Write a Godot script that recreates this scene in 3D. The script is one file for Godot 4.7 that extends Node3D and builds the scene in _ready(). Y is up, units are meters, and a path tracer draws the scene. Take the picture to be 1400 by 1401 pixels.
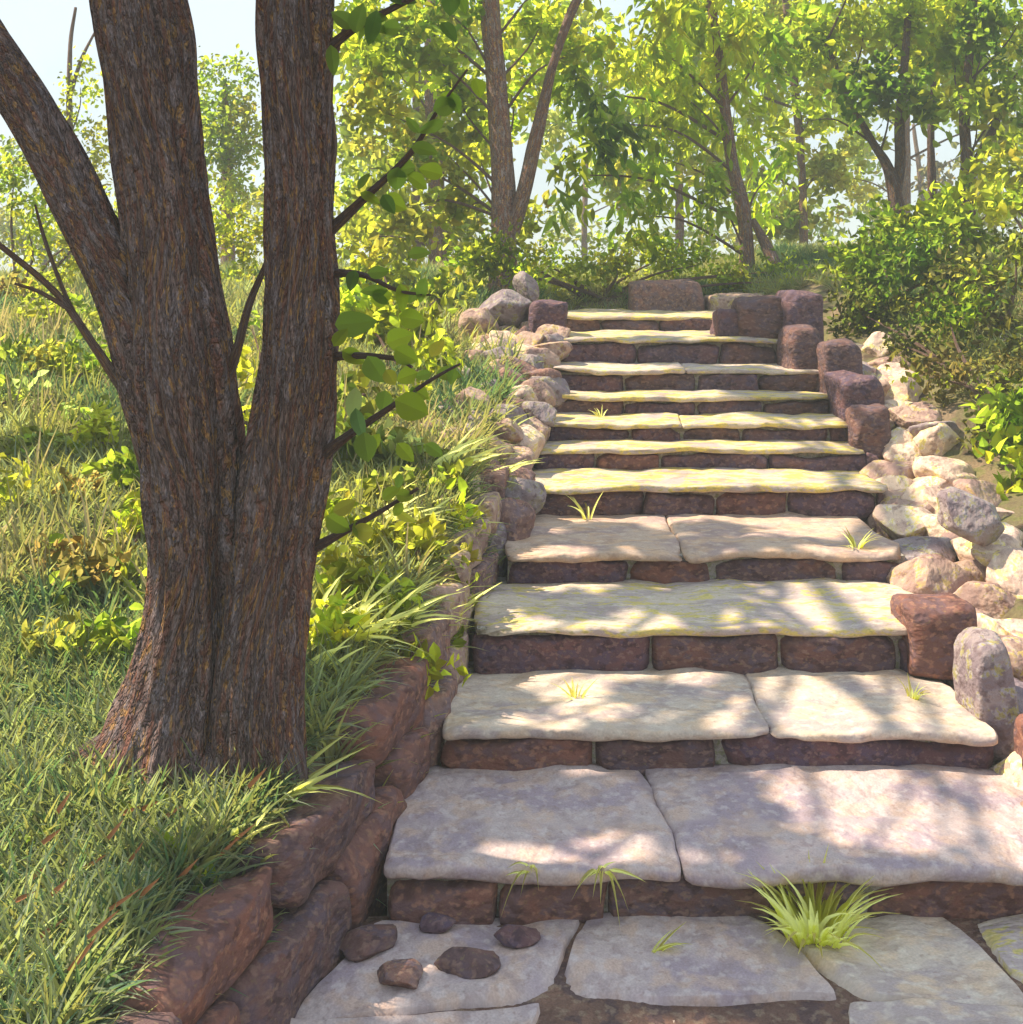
extends Node3D
# A sunlit flight of rustic stone steps climbing between grassy banks, with a three-stemmed tree on the left.
# World: y up, camera at the origin of x and z, 2.2 m above the path; "d" is the distance in front of it (z = -d).

const FOCAL := 1690.0
const EYE := 2.2
var rng := RandomNumberGenerator.new()
var used := {}
var mats := {}
var tex := {}
var nz := FastNoiseLite.new()
var nz2 := FastNoiseLite.new()
var blade_meshes := []
var leaf_meshes := {}
var SUN := Vector3(-0.78, 0.95, -0.18).normalized()      # towards the sun: behind the steps and to the left

# front edge distance, height of the tread, left x, right x
var STEPS := [
	[4.13, 0.184, -0.43, 2.02], [4.94, 0.344, -0.28, 1.94], [5.65, 0.545, -0.17, 2.10], [6.43, 0.697, -0.03, 2.07],
	[7.405, 0.877, 0.04, 2.25], [7.985, 1.009, 0.14, 2.29], [8.317, 1.127, 0.21, 2.27], [8.846, 1.253, 0.26, 2.30],
	[9.255, 1.406, 0.30, 2.32], [9.795, 1.609, 0.32, 2.36], [10.9, 1.736, 0.42, 2.00]]
var T_STAIR := [[-20.0, 0.0], [4.1, 0.0], [4.94, 0.18], [5.65, 0.34], [6.43, 0.54], [7.4, 0.7], [8.0, 0.87], [8.3, 1.0], [8.85, 1.12], [9.25, 1.25], [9.8, 1.4], [10.9, 1.6], [12.2, 1.75], [13.5, 1.98], [16.0, 2.08], [25.0, 1.85], [60.0, 0.4], [500.0, -3.0]]
var T_LEFT := [[-20.0, 0.3], [2.5, 0.38], [4.2, 0.46], [5.0, 0.6], [7.0, 1.0], [9.0, 1.38], [11.0, 1.66], [13.0, 1.88], [16.0, 2.05], [25.0, 1.85], [60.0, 0.4], [500.0, -3.0]]
var T_XL := [[-20.0, -1.0], [2.5, -0.86], [3.4, -0.80], [4.13, -0.50], [4.94, -0.36], [5.65, -0.24], [6.43, -0.10], [7.4, -0.02], [8.0, 0.08], [8.85, 0.2], [9.8, 0.26], [10.9, 0.36], [12.2, 0.5]]
var T_XR := [[-20.0, 3.6], [2.5, 3.0], [3.6, 2.5], [4.13, 2.1], [4.94, 2.02], [5.65, 2.16], [6.43, 2.14], [7.4, 2.3], [8.0, 2.34], [9.8, 2.42], [12.2, 2.3]]

# ------------------------------------------------------------------ small helpers
func table(t: Array, d: float) -> float:
	if d <= t[0][0]:
		return t[0][1]
	for i in range(1, t.size()):
		if d <= t[i][0]:
			var a: float = t[i - 1][0]
			return lerpf(t[i - 1][1], t[i][1], (d - a) / (t[i][0] - a))
	return t[-1][1]

func ground_h(x: float, d: float) -> float:
	var s := table(T_STAIR, d)
	var xl := table(T_XL, d)
	var xr := table(T_XR, d)
	var bump := nz.get_noise_2d(x * 60.0, d * 60.0) * 0.05 + nz2.get_noise_2d(x * 160.0, d * 160.0) * 0.018
	var far := smoothstep(12.0, 13.2, d)
	var low := s - (0.3 if d > 4.2 else 0.03)
	low = lerpf(low, s + bump, far)
	if x < xl:
		var bank := table(T_LEFT, d) + bump - 0.04 * maxf(0.0, -x - 4.0)
		return lerpf(low, bank, smoothstep(0.0, 0.22, xl - x))
	if x > xr:
		var rise := s + 0.12 + 0.16 * smoothstep(0.3, 1.0, x - xr) + 0.42 * smoothstep(0.9, 3.2, x - xr) * (1.0 - far)
		return lerpf(low, rise + bump, smoothstep(0.0, 0.3, x - xr))
	return low

func P(px: float, py: float, d: float) -> Vector3:
	return Vector3((px - 700.0) * d / FOCAL, EYE - (py - 360.0) * d / FOCAL, -d)

func on_ground(px: float, py: float) -> Vector3:
	var d := 2.3
	while d < 40.0:
		var p := P(px, py, d)
		if p.y <= ground_h(p.x, d):
			return Vector3(p.x, ground_h(p.x, d), -d)
		d += 0.02
	return P(px, py, 40.0)

func foot(x: float, d: float) -> Vector3:
	return Vector3(x, ground_h(x, d), -d)

func numbered(n: String) -> String:
	used[n] = used.get(n, -1) + 1
	return n if used[n] == 0 else "%s_%03d" % [n, used[n]]

func tag(o: Node3D, label: String, category: String, group := "", kind := "") -> Node3D:
	if label: o.set_meta("label", label)
	if category: o.set_meta("category", category)
	if group: o.set_meta("group", group)
	if kind: o.set_meta("kind", kind)
	return o

func thing(called: String, at: Vector3, label: String, category: String, group := "") -> Node3D:
	var o := Node3D.new()
	o.name = numbered(called)
	add_child(o)
	o.position = at
	return tag(o, label, category, group)

func part(called: String, m: Mesh, mat: Material, parent: Node3D) -> MeshInstance3D:
	var o := MeshInstance3D.new()
	o.name = numbered(called) if parent == self else called
	o.mesh = m
	o.material_override = mat
	parent.add_child(o, true)
	return o

func lin(r: float, g: float, b: float) -> Color:
	return Color(r, g, b).linear_to_srgb()

func pick(a: Array):
	return a[rng.randi() % a.size()]

func rr(a: float, b: float) -> float:
	return rng.randf_range(a, b)

# ------------------------------------------------------------------ textures
func noise_img(size: int, seed_: int, freq: float, octaves := 4, kind := FastNoiseLite.TYPE_SIMPLEX_SMOOTH) -> PackedByteArray:
	var n := FastNoiseLite.new()
	n.noise_type = kind
	n.seed = seed_
	n.frequency = freq
	n.fractal_octaves = octaves
	var im := n.get_seamless_image(size, size)
	im.convert(Image.FORMAT_L8)
	return im.get_data()

# layers: [colour, noise bytes, from, to]: the colour covers where the noise runs from..to
func layered(size: int, base: Color, layers: Array, grain: PackedByteArray, grain_amount: float) -> ImageTexture:
	var im := Image.create(size, size, true, Image.FORMAT_RGB8)
	var data := PackedByteArray()
	data.resize(size * size * 3)
	for i in size * size:
		var r := base.r
		var g := base.g
		var b := base.b
		for l in layers:
			var t := clampf((l[1][i] / 255.0 - l[2]) / (l[3] - l[2]), 0.0, 1.0)
			var c: Color = l[0]
			t *= c.a
			r += (c.r - r) * t
			g += (c.g - g) * t
			b += (c.b - b) * t
		var k := 1.0 + (grain[i] / 255.0 - 0.5) * grain_amount
		data[i * 3] = int(clampf(r * k, 0, 1) * 255)
		data[i * 3 + 1] = int(clampf(g * k, 0, 1) * 255)
		data[i * 3 + 2] = int(clampf(b * k, 0, 1) * 255)
	im = Image.create_from_data(size, size, false, Image.FORMAT_RGB8, data)
	im.generate_mipmaps()
	return ImageTexture.create_from_image(im)

func grey_tex(size: int, bytes: PackedByteArray) -> ImageTexture:
	var im := Image.create_from_data(size, size, false, Image.FORMAT_L8, bytes)
	im.generate_mipmaps()
	return ImageTexture.create_from_image(im)

func surface(called: String, t: Texture2D, tint: Color, scale: Vector3, height: Texture2D = null, relief := 0.0, rough := 0.92, world := true) -> StandardMaterial3D:
	var m := StandardMaterial3D.new()
	m.resource_name = called
	m.albedo_texture = t
	m.albedo_color = tint
	m.roughness = rough
	m.metallic_specular = 0.3
	m.uv1_triplanar = true
	m.uv1_world_triplanar = world
	m.uv1_scale = scale
	m.uv1_triplanar_sharpness = 4.0
	if height:
		m.heightmap_enabled = true
		m.heightmap_texture = height
		m.heightmap_scale = relief
	mats[called] = m
	return m

func leaf_material(called: String, tint: Color, through := Color(1.0, 1.0, 0.55), rough := 0.55) -> StandardMaterial3D:
	var m := StandardMaterial3D.new()
	m.resource_name = called
	m.albedo_color = tint
	m.vertex_color_use_as_albedo = true
	m.roughness = rough
	m.metallic_specular = 0.35
	m.cull_mode = BaseMaterial3D.CULL_DISABLED
	m.backlight_enabled = true
	m.backlight = through
	mats[called] = m
	return m

func make_materials() -> void:
	var S := 512
	var big := noise_img(S, 11, 0.006, 4)
	var mid := noise_img(S, 12, 0.018, 4)
	var mid2 := noise_img(S, 13, 0.022, 5)
	var fine := noise_img(S, 14, 0.09, 3)
	var grain := noise_img(S, 15, 0.35, 2)
	var spots := noise_img(S, 16, 0.045, 3)
	var relief := noise_img(S, 17, 0.04, 5)
	var hgt := grey_tex(S, relief)
	# pale flagstone: cream with lilac grey and beige patches, rusty flecks; yellow lichen with a ragged outline
	var crust := PackedByteArray()
	crust.resize(S * S)
	for k in S * S:
		crust[k] = int(mid[k] * 0.62 + fine[k] * 0.38)
	var pale := layered(S, Color(0.80, 0.75, 0.71), [
		[Color(0.68, 0.63, 0.65, 0.8), big, 0.42, 0.66], [Color(0.84, 0.75, 0.66, 0.8), mid, 0.46, 0.70], [Color(0.66, 0.60, 0.58, 0.5), mid2, 0.55, 0.75],
		[Color(0.87, 0.84, 0.80, 0.6), spots, 0.58, 0.78], [Color(0.60, 0.50, 0.46, 0.35), fine, 0.70, 0.85]], grain, 0.18)
	var lichen := layered(S, Color(0.80, 0.75, 0.70), [
		[Color(0.68, 0.63, 0.65, 0.8), big, 0.44, 0.66], [Color(0.66, 0.60, 0.58, 0.5), mid2, 0.54, 0.75], [Color(0.87, 0.84, 0.80, 0.6), spots, 0.58, 0.78],
		[Color(0.84, 0.78, 0.44, 0.8), crust, 0.55, 0.64], [Color(0.62, 0.62, 0.42, 0.6), fine, 0.68, 0.76]], grain, 0.2)
	var brown := layered(S, Color(0.42, 0.35, 0.34), [
		[Color(0.48, 0.37, 0.33, 0.8), big, 0.46, 0.58], [Color(0.40, 0.36, 0.39, 0.8), mid, 0.52, 0.62], [Color(0.31, 0.25, 0.25, 0.7), mid2, 0.58, 0.70],
		[Color(0.58, 0.49, 0.42, 0.7), spots, 0.62, 0.72], [Color(0.55, 0.53, 0.36, 0.5), fine, 0.72, 0.82]], grain, 0.22)
	var rubble := layered(S, Color(0.78, 0.70, 0.64), [
		[Color(0.66, 0.58, 0.56, 0.85), big, 0.46, 0.58], [Color(0.85, 0.81, 0.76, 0.8), mid, 0.54, 0.64], [Color(0.54, 0.45, 0.42, 0.7), mid2, 0.60, 0.72],
		[Color(0.82, 0.77, 0.42, 0.75), crust, 0.60, 0.65], [Color(0.48, 0.40, 0.38, 0.5), fine, 0.74, 0.84]], grain, 0.2)
	var soil := layered(S, Color(0.40, 0.36, 0.26), [
		[Color(0.46, 0.43, 0.28, 0.8), big, 0.45, 0.60], [Color(0.48, 0.40, 0.32, 0.8), mid, 0.54, 0.66], [Color(0.30, 0.24, 0.20, 0.8), mid2, 0.58, 0.70],
		[Color(0.38, 0.38, 0.22, 0.7), spots, 0.56, 0.68]], grain, 0.35)
	var earth := layered(S, Color(0.42, 0.32, 0.28), [
		[Color(0.50, 0.38, 0.32, 0.8), big, 0.45, 0.60], [Color(0.34, 0.27, 0.27, 0.8), mid, 0.54, 0.66], [Color(0.56, 0.48, 0.40, 0.6), spots, 0.60, 0.70]], grain, 0.35)
	var mort := layered(S, Color(0.62, 0.58, 0.54), [
		[Color(0.50, 0.46, 0.42, 0.8), mid, 0.50, 0.62], [Color(0.52, 0.52, 0.36, 0.6), spots, 0.56, 0.66]], grain, 0.35)
	# treads: three stone tints, with and without lichen; lichen streaks run along the steps
	surface("tread_cream", pale, Color(0.97, 0.94, 0.90), Vector3(0.5, 0.6, 0.7), hgt, 1.0)
	surface("tread_lilac", pale, Color(0.90, 0.86, 0.88), Vector3(0.62, 0.6, 0.55), hgt, 1.0)
	surface("tread_beige", pale, Color(0.93, 0.86, 0.80), Vector3(0.45, 0.6, 0.66), hgt, 1.0)
	surface("tread_lichen", lichen, Color(0.97, 0.94, 0.90), Vector3(0.4, 0.8, 0.9), hgt, 1.0)
	var gold := layered(S, Color(0.78, 0.73, 0.67), [
		[Color(0.66, 0.62, 0.64, 0.8), big, 0.50, 0.60], [Color(0.84, 0.77, 0.40, 0.85), crust, 0.48, 0.56], [Color(0.60, 0.54, 0.50, 0.6), mid2, 0.58, 0.70], [Color(0.62, 0.62, 0.42, 0.6), fine, 0.66, 0.76]], grain, 0.2)
	surface("tread_gold", gold, Color(0.97, 0.94, 0.90), Vector3(0.4, 0.8, 0.9), hgt, 1.0)
	surface("riser_umber", brown, Color(0.92, 0.86, 0.88), Vector3(0.8, 1.3, 0.8), hgt, 0.9)
	surface("riser_rust", brown, Color(1.04, 0.90, 0.86), Vector3(0.7, 1.1, 0.7), hgt, 0.9)
	surface("riser_plum", brown, Color(0.90, 0.84, 0.93), Vector3(0.9, 1.2, 0.9), hgt, 0.9)
	surface("rubble_cream", rubble, Color(1.08, 1.05, 1.0), Vector3(0.9, 0.9, 0.9), hgt, 1.0)
	surface("rubble_rose", rubble, Color(0.86, 0.80, 0.78), Vector3(1.0, 1.0, 1.0), hgt, 1.0)
	surface("rubble_grey", rubble, Color(0.74, 0.74, 0.80), Vector3(1.1, 1.1, 1.1), hgt, 1.0)
	surface("rubble_brown", brown, Color(1.15, 1.08, 1.05), Vector3(1.1, 1.1, 1.1), hgt, 1.0)
	surface("soil", soil, Color(1, 1, 1), Vector3(0.35, 0.35, 0.35), hgt, 2.0)
	surface("earth", earth, Color(1, 1, 1), Vector3(0.8, 0.8, 0.8), hgt, 2.0)
	surface("mortar", mort, Color(1, 1, 1), Vector3(1.3, 1.3, 1.3), hgt, 1.5)
	# bark: long vertical fissures, plum brown with ochre and reddish streaks and grey lilac plates
	var W := 512
	var bn := FastNoiseLite.new()
	bn.seed = 5
	bn.frequency = 1.0
	bn.fractal_octaves = 4
	var bim := PackedByteArray()
	var bh := PackedByteArray()
	bim.resize(W * W * 3)
	bh.resize(W * W)
	for y in W:
		for x in W:
			var a := TAU * x / W
			var c := TAU * y / W
			# a torus in 4 numbers folded to 3: around and along, stretched along the trunk
			var px := cos(a) * 3.0
			var pz := sin(a) * 3.0
			var yy := sin(c) * 1.0
			var y2 := cos(c) * 1.0
			var warp := bn.get_noise_3d(px * 0.7 + 50.0, yy * 1.5, pz * 0.7 + y2 * 1.5) * 0.8
			var ridge := 1.0 - absf(bn.get_noise_3d(px * 1.15 + y2 + warp, yy * 1.5, pz * 1.15 + warp)) * 2.6
			var streak := bn.get_noise_3d(px * 1.3 + 9.0 + warp, yy * 1.7 + 4.0, pz * 1.3 + y2 * 1.7)
			var streak2 := bn.get_noise_3d(px * 1.0 + 31.0, yy * 1.1 - 7.0 + warp, pz * 1.0 + y2 * 1.1)
			var gr := bn.get_noise_3d(px * 11.0, yy * 11.0, pz * 11.0 + y2 * 11.0)
			var col := Color(0.46, 0.38, 0.36)
			col = col.lerp(Color(0.33, 0.26, 0.26), smoothstep(0.5, 1.0, ridge) * 0.85)
			col = col.lerp(Color(0.52, 0.47, 0.48), smoothstep(0.14, 0.34, streak2) * 0.75)
			col = col.lerp(Color(0.47, 0.31, 0.26), smoothstep(0.12, 0.30, -streak2) * 0.75)
			col = col.lerp(Color(0.64, 0.47, 0.26), smoothstep(0.27, 0.38, streak + gr * 0.2) * 0.7)
			col *= 1.0 + gr * 0.5
			var i := y * W + x
			bim[i * 3] = int(clampf(col.r, 0, 1) * 255)
			bim[i * 3 + 1] = int(clampf(col.g, 0, 1) * 255)
			bim[i * 3 + 2] = int(clampf(col.b, 0, 1) * 255)
			bh[i] = int(clampf(0.75 - smoothstep(0.4, 1.0, ridge) * 0.6 + gr * 0.3 + streak * 0.3, 0, 1) * 255)
	var bi := Image.create_from_data(W, W, false, Image.FORMAT_RGB8, bim)
	bi.generate_mipmaps()
	for k in [["bark", Color(1, 1, 1)], ["bark_grey", Color(1.25, 1.25, 1.2)]]:
		var m := StandardMaterial3D.new()
		m.resource_name = k[0]
		m.albedo_texture = ImageTexture.create_from_image(bi)
		m.albedo_color = k[1]
		m.roughness = 0.9
		m.metallic_specular = 0.25
		m.heightmap_enabled = true
		m.heightmap_texture = grey_tex(W, bh)
		m.heightmap_scale = 2.6
		mats[k[0]] = m
	leaf_material("foliage", Color(1, 1, 1), Color(1.65, 1.65, 1.0))
	leaf_material("grass", Color(1, 1, 1), Color(1.1, 1.1, 0.75), 0.8)

# ------------------------------------------------------------------ meshes
# a rounded, uneven block over the quadrilateral q (x, d corners: front left, front right, back right, back left)
func block(q: Array, y0: float, y1: float, seed_: int, sharp := 7.0, wob := 0.02, nx := 8, ny := 3, nzz := 5) -> ArrayMesh:
	var st := SurfaceTool.new()
	st.begin(Mesh.PRIMITIVE_TRIANGLES)
	st.set_smooth_group(0)
	var chip := RandomNumberGenerator.new()
	chip.seed = seed_ * 31 + 7
	var planes := []
	for k in 6:
		planes.append([Vector3(chip.randf_range(0.4, 1.0) * (1 if chip.randf() < 0.5 else -1), chip.randf_range(0.3, 1.0) * (1 if chip.randf() < 0.7 else -1), chip.randf_range(0.2, 1.0) * (1 if chip.randf() < 0.3 else -1)).normalized(), chip.randf_range(1.22, 1.5)])
	var centre: Vector2 = (q[0] + q[1] + q[2] + q[3]) / 4.0
	var put := func(u: Vector3) -> Vector3:
		var k := pow(pow(absf(u.x), sharp) + pow(absf(u.y), sharp) + pow(absf(u.z), sharp), -1.0 / sharp)
		var v := u * k
		for pl in planes:
			var over: float = v.dot(pl[0]) - pl[1]
			if over > 0.0:
				v -= pl[0] * over
		var a: Vector2 = q[0].lerp(q[1], v.x * 0.5 + 0.5)
		var b: Vector2 = q[3].lerp(q[2], v.x * 0.5 + 0.5)
		var c := a.lerp(b, v.z * 0.5 + 0.5)
		var p := Vector3(c.x, lerpf(y0, y1, v.y * 0.5 + 0.5), -c.y)
		var o := seed_ * 7.3
		var w := Vector3(nz.get_noise_3d(p.x * 180 + o, p.y * 180, p.z * 180), nz.get_noise_3d(p.x * 180, p.y * 180 + o + 50, p.z * 180), nz.get_noise_3d(p.x * 180, p.y * 180, p.z * 180 + o + 90))
		var w2 := Vector3(nz2.get_noise_3d(p.x * 420 + o, p.y * 420, p.z * 420), nz2.get_noise_3d(p.x * 420, p.y * 420 + o, p.z * 420 + 40), nz2.get_noise_3d(p.x * 420 + 20, p.y * 420, p.z * 420 + o))
		return p + (w * 1.6 + w2 * 0.8) * wob
	var faces := [[Vector3.RIGHT, Vector3.UP, Vector3.BACK, nx, ny], [Vector3.RIGHT, Vector3.UP, Vector3.FORWARD, nx, ny], [Vector3.RIGHT, Vector3.BACK, Vector3.UP, nx, nzz], [Vector3.RIGHT, Vector3.BACK, Vector3.DOWN, nx, nzz], [Vector3.BACK, Vector3.UP, Vector3.RIGHT, nzz, ny], [Vector3.BACK, Vector3.UP, Vector3.LEFT, nzz, ny]]
	for f in faces:
		var ax: Vector3 = f[0]
		var ay: Vector3 = f[1]
		var an: Vector3 = f[2]
		var flip := ax.cross(ay).dot(an) > 0.0
		for i in f[3]:
			for j in f[4]:
				var c := []
				for s in [[0, 0], [1, 0], [1, 1], [0, 1]]:
					# spread the cuts towards the edges, where the stone rounds off
					var tx: float = sin((2.0 * (i + s[0]) / f[3] - 1.0) * PI / 2)
					var ty: float = sin((2.0 * (j + s[1]) / f[4] - 1.0) * PI / 2)
					c.append(put.call(ax * tx + ay * ty + an))
				# z of the unit cube runs away from the viewer, so the winding turns over once more
				for t in ([[0, 1, 2], [0, 2, 3]] if flip else [[0, 2, 1], [0, 3, 2]]):
					for n in t:
						st.add_vertex(c[n] - Vector3(centre.x, y0, -centre.y))
	st.generate_normals()
	st.index()
	return st.commit()

func stone_part(called: String, q: Array, y0: float, y1: float, seed_: int, mat: String, parent: Node3D, sharp := 7.0, wob := 0.02, nx := 8, ny := 3, nzz := 5) -> MeshInstance3D:
	var o := part(called, block(q, y0, y1, seed_, sharp, wob, nx, ny, nzz), mats[mat], parent)
	var c: Vector2 = (q[0] + q[1] + q[2] + q[3]) / 4.0
	o.position = Vector3(c.x, y0, -c.y) - parent_at(parent)
	return o

func parent_at(n: Node3D) -> Vector3:
	var p := Vector3.ZERO
	var k: Node = n
	while k != self and k is Node3D:
		p += k.position
		k = k.get_parent()
	return p

# boulders: a few shared shapes, scaled and turned
var boulders := []
func make_boulders() -> void:
	for k in 12:
		var r := RandomNumberGenerator.new()
		r.seed = 900 + k
		var planes := []
		for n in 13:
			planes.append([Vector3(r.randfn(0, 1), r.randfn(0, 1), r.randfn(0, 1)).normalized(), r.randf_range(0.33, 0.47)])
		var st := SurfaceTool.new()
		st.begin(Mesh.PRIMITIVE_TRIANGLES)
		st.set_smooth_group(0)
		var n := 11
		for f in [[Vector3.RIGHT, Vector3.UP], [Vector3.LEFT, Vector3.UP], [Vector3.UP, Vector3.BACK], [Vector3.UP, Vector3.FORWARD], [Vector3.BACK, Vector3.RIGHT], [Vector3.RIGHT, Vector3.BACK]]:
			var an: Vector3 = (f[0] as Vector3).cross(f[1])
			for i in n:
				for j in n:
					var c := []
					for s in [[0, 0], [0, 1], [1, 1], [1, 0]]:
						var u: Vector3 = (f[0] * tan((2.0 * (i + s[0]) / n - 1.0) * PI / 4) + f[1] * tan((2.0 * (j + s[1]) / n - 1.0) * PI / 4) + an).normalized()
						var p := u * 0.56
						for pl in planes:
							var over: float = p.dot(pl[0]) - pl[1]
							if over > 0.0:
								p -= pl[0] * over * 0.94
						p += u * (nz.get_noise_3d(p.x * 260 + k * 50, p.y * 260, p.z * 260) * 0.035 + nz2.get_noise_3d(p.x * 700, p.y * 700 + k * 50, p.z * 700) * 0.015)
						c.append(p + Vector3(0, 0.5, 0))
					for t in [0, 1, 2, 0, 2, 3]:
						st.add_vertex(c[t])
		st.generate_normals()
		st.index()
		boulders.append(st.commit())

func boulder(called: String, at: Vector3, size: Vector3, turn: Vector3, mat: String, parent: Node3D, which := -1) -> MeshInstance3D:
	var o := part(called, boulders[which if which >= 0 else rng.randi() % boulders.size()], mats[mat], parent)
	var b := Basis.from_euler(turn) * Basis.from_scale(size)
	# the shape's base lies at its own origin: bring its middle to at
	o.transform = Transform3D(b, at - parent_at(parent) - b * Vector3(0, 0.5, 0))
	return o

func spline(pts: Array, t: float) -> Vector4:
	var n := pts.size() - 1
	var i := clampi(int(t * n), 0, n - 1)
	var f := t * n - i
	var a: Vector4 = pts[maxi(i - 1, 0)]
	var b: Vector4 = pts[i]
	var c: Vector4 = pts[i + 1]
	var e: Vector4 = pts[mini(i + 2, n)]
	return 0.5 * (2.0 * b + (c - a) * f + (2.0 * a - 5.0 * b + 4.0 * c - e) * f * f + (3.0 * b - a - 3.0 * c + e) * f * f * f)

# a limb along points (x, y, z, radius); bumps is the depth of its bark, flare widens its foot into roots
func limb(st: SurfaceTool, pts: Array, sides: int, rows: int, bumps := 0.0, flare := 0.0, origin := Vector3.ZERO, seed_ := 0.0) -> void:
	var ring := []
	var side := Vector3.RIGHT
	var along := 0.0
	var last := Vector3.ZERO
	var repeats := maxf(1.0, roundf(pts[mini(2, pts.size() - 1)].w * TAU / 0.5))
	for r in rows + 1:
		var t := float(r) / rows
		var s := spline(pts, t)
		var p := Vector3(s.x, s.y, s.z)
		var s2 := spline(pts, minf(t + 0.01, 1.0))
		var s1 := spline(pts, maxf(t - 0.01, 0.0))
		var dir := (Vector3(s2.x, s2.y, s2.z) - Vector3(s1.x, s1.y, s1.z)).normalized()
		if r > 0:
			along += p.distance_to(last)
		last = p
		side = (side - dir * side.dot(dir)).normalized()
		var up := dir.cross(side)
		var row := []
		for k in sides + 1:
			var a := TAU * (k % sides) / sides
			var rad := s.w
			if flare > 0.0:
				var low := pow(clampf(1.0 - along / 0.55, 0.0, 1.0), 2.0)
				rad *= 1.0 + low * flare * (0.75 + 0.5 * sin(a * 3.0 + seed_) + 0.35 * sin(a * 5.0 + seed_ * 2.0))
			if bumps > 0.0:
				var cx := cos(a)
				var cz := sin(a)
				var rid := absf(nz.get_noise_3d(cx * 190.0 + seed_ * 30.0, along * 55.0, cz * 190.0))
				var lump := nz2.get_noise_3d(cx * 60.0 + seed_ * 10.0, along * 60.0, cz * 60.0)
				var slab := nz2.get_noise_3d(cx * 330.0, along * 90.0 + seed_ * 9.0, cz * 330.0)
				rad += bumps * (rid * 1.7 - 0.3 + lump * 1.3 + slab * 0.9)
			row.append([p + (side * cos(a) + up * sin(a)) * rad - origin, Vector2(float(k) / sides * repeats, along / 1.1)])
		ring.append(row)
	st.set_smooth_group(0)
	for r in rows:
		for k in sides:
			var q := [ring[r][k], ring[r][k + 1], ring[r + 1][k + 1], ring[r + 1][k]]
			for n in [0, 1, 2, 0, 2, 3]:
				st.set_uv(q[n][1])
				st.add_vertex(q[n][0])
	# close the tip
	for k in sides:
		for v in [[ring[rows][k][0]], [ring[rows][k + 1][0]], [last - origin]]:
			st.set_uv(ring[rows][k][1])
			st.add_vertex(v[0])

func limb_mesh(pts: Array, sides: int, rows: int, bumps := 0.0, flare := 0.0, origin := Vector3.ZERO, seed_ := 0.0) -> ArrayMesh:
	var st := SurfaceTool.new()
	st.begin(Mesh.PRIMITIVE_TRIANGLES)
	limb(st, pts, sides, rows, bumps, flare, origin, seed_)
	st.generate_normals()
	st.index()
	return st.commit()

# pixels of the photograph at a known distance give the limb's points: [px, py, d, width in px]
func run(list: Array) -> Array:
	var out := []
	for l in list:
		var p := P(l[0], l[1], l[2])
		out.append(Vector4(p.x, p.y, p.z, l[3] * 0.5 * l[2] / FOCAL))
	return out

# one leaf along +y from its stalk, folded on its midrib and curling; width as a share of its length
func add_leaf(st: SurfaceTool, tr: Transform3D, width: float, fold: float, curl: float, color: Color, cuts := 3) -> void:
	st.set_smooth_group(-1)
	st.set_color(color)
	var mid := []
	var le := []
	var ri := []
	for i in cuts + 1:
		var t := float(i) / cuts
		var w := width * 0.5 * pow(sin(PI * pow(t, 0.8)), 0.75) if i > 0 and i < cuts else 0.0
		var bend := curl * t * t
		mid.append(tr * Vector3(0, t, -bend))
		le.append(tr * Vector3(-w, t, -bend + w * fold))
		ri.append(tr * Vector3(w, t, -bend + w * fold))
	for i in cuts:
		for s in [le, ri]:
			if i > 0:
				for v in [mid[i], s[i], s[i + 1]]: st.add_vertex(v)
			if i < cuts - 1 or i == 0:
				for v in [mid[i], s[i + 1], mid[i + 1]]: st.add_vertex(v)

func single_leaf(width: float, fold: float, curl: float, cuts: int) -> ArrayMesh:
	var st := SurfaceTool.new()
	st.begin(Mesh.PRIMITIVE_TRIANGLES)
	add_leaf(st, Transform3D.IDENTITY, width, fold, curl, Color.WHITE, cuts)
	st.generate_normals()
	return st.commit()

# a spray of leaves about a short twig, one metre across, for the crowns
func spray(count: int, leaf: float, width: float, droop: float, seed_: int) -> ArrayMesh:
	var r := RandomNumberGenerator.new()
	r.seed = seed_
	var st := SurfaceTool.new()
	st.begin(Mesh.PRIMITIVE_TRIANGLES)
	for i in count:
		var at := Vector3(r.randfn(0, 0.26), r.randfn(0, 0.24), r.randfn(0, 0.26))
		var dir := Vector3(r.randfn(0, 1), r.randfn(0, 0.7) - droop, r.randfn(0, 1)).normalized()
		var x := dir.cross(Vector3(r.randfn(0, 1), r.randfn(0, 1) + 0.5, r.randfn(0, 1))).normalized()
		var l := leaf * r.randf_range(0.7, 1.3)
		var g := r.randf_range(0.72, 1.25)
		add_leaf(st, Transform3D(Basis(x * l, dir * l, x.cross(dir) * l), at), width, 0.35, 0.25, Color(g * r.randf_range(0.88, 1.15), g, g * r.randf_range(0.75, 1.1)), 3)
	st.generate_normals()
	return st.commit()

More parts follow.
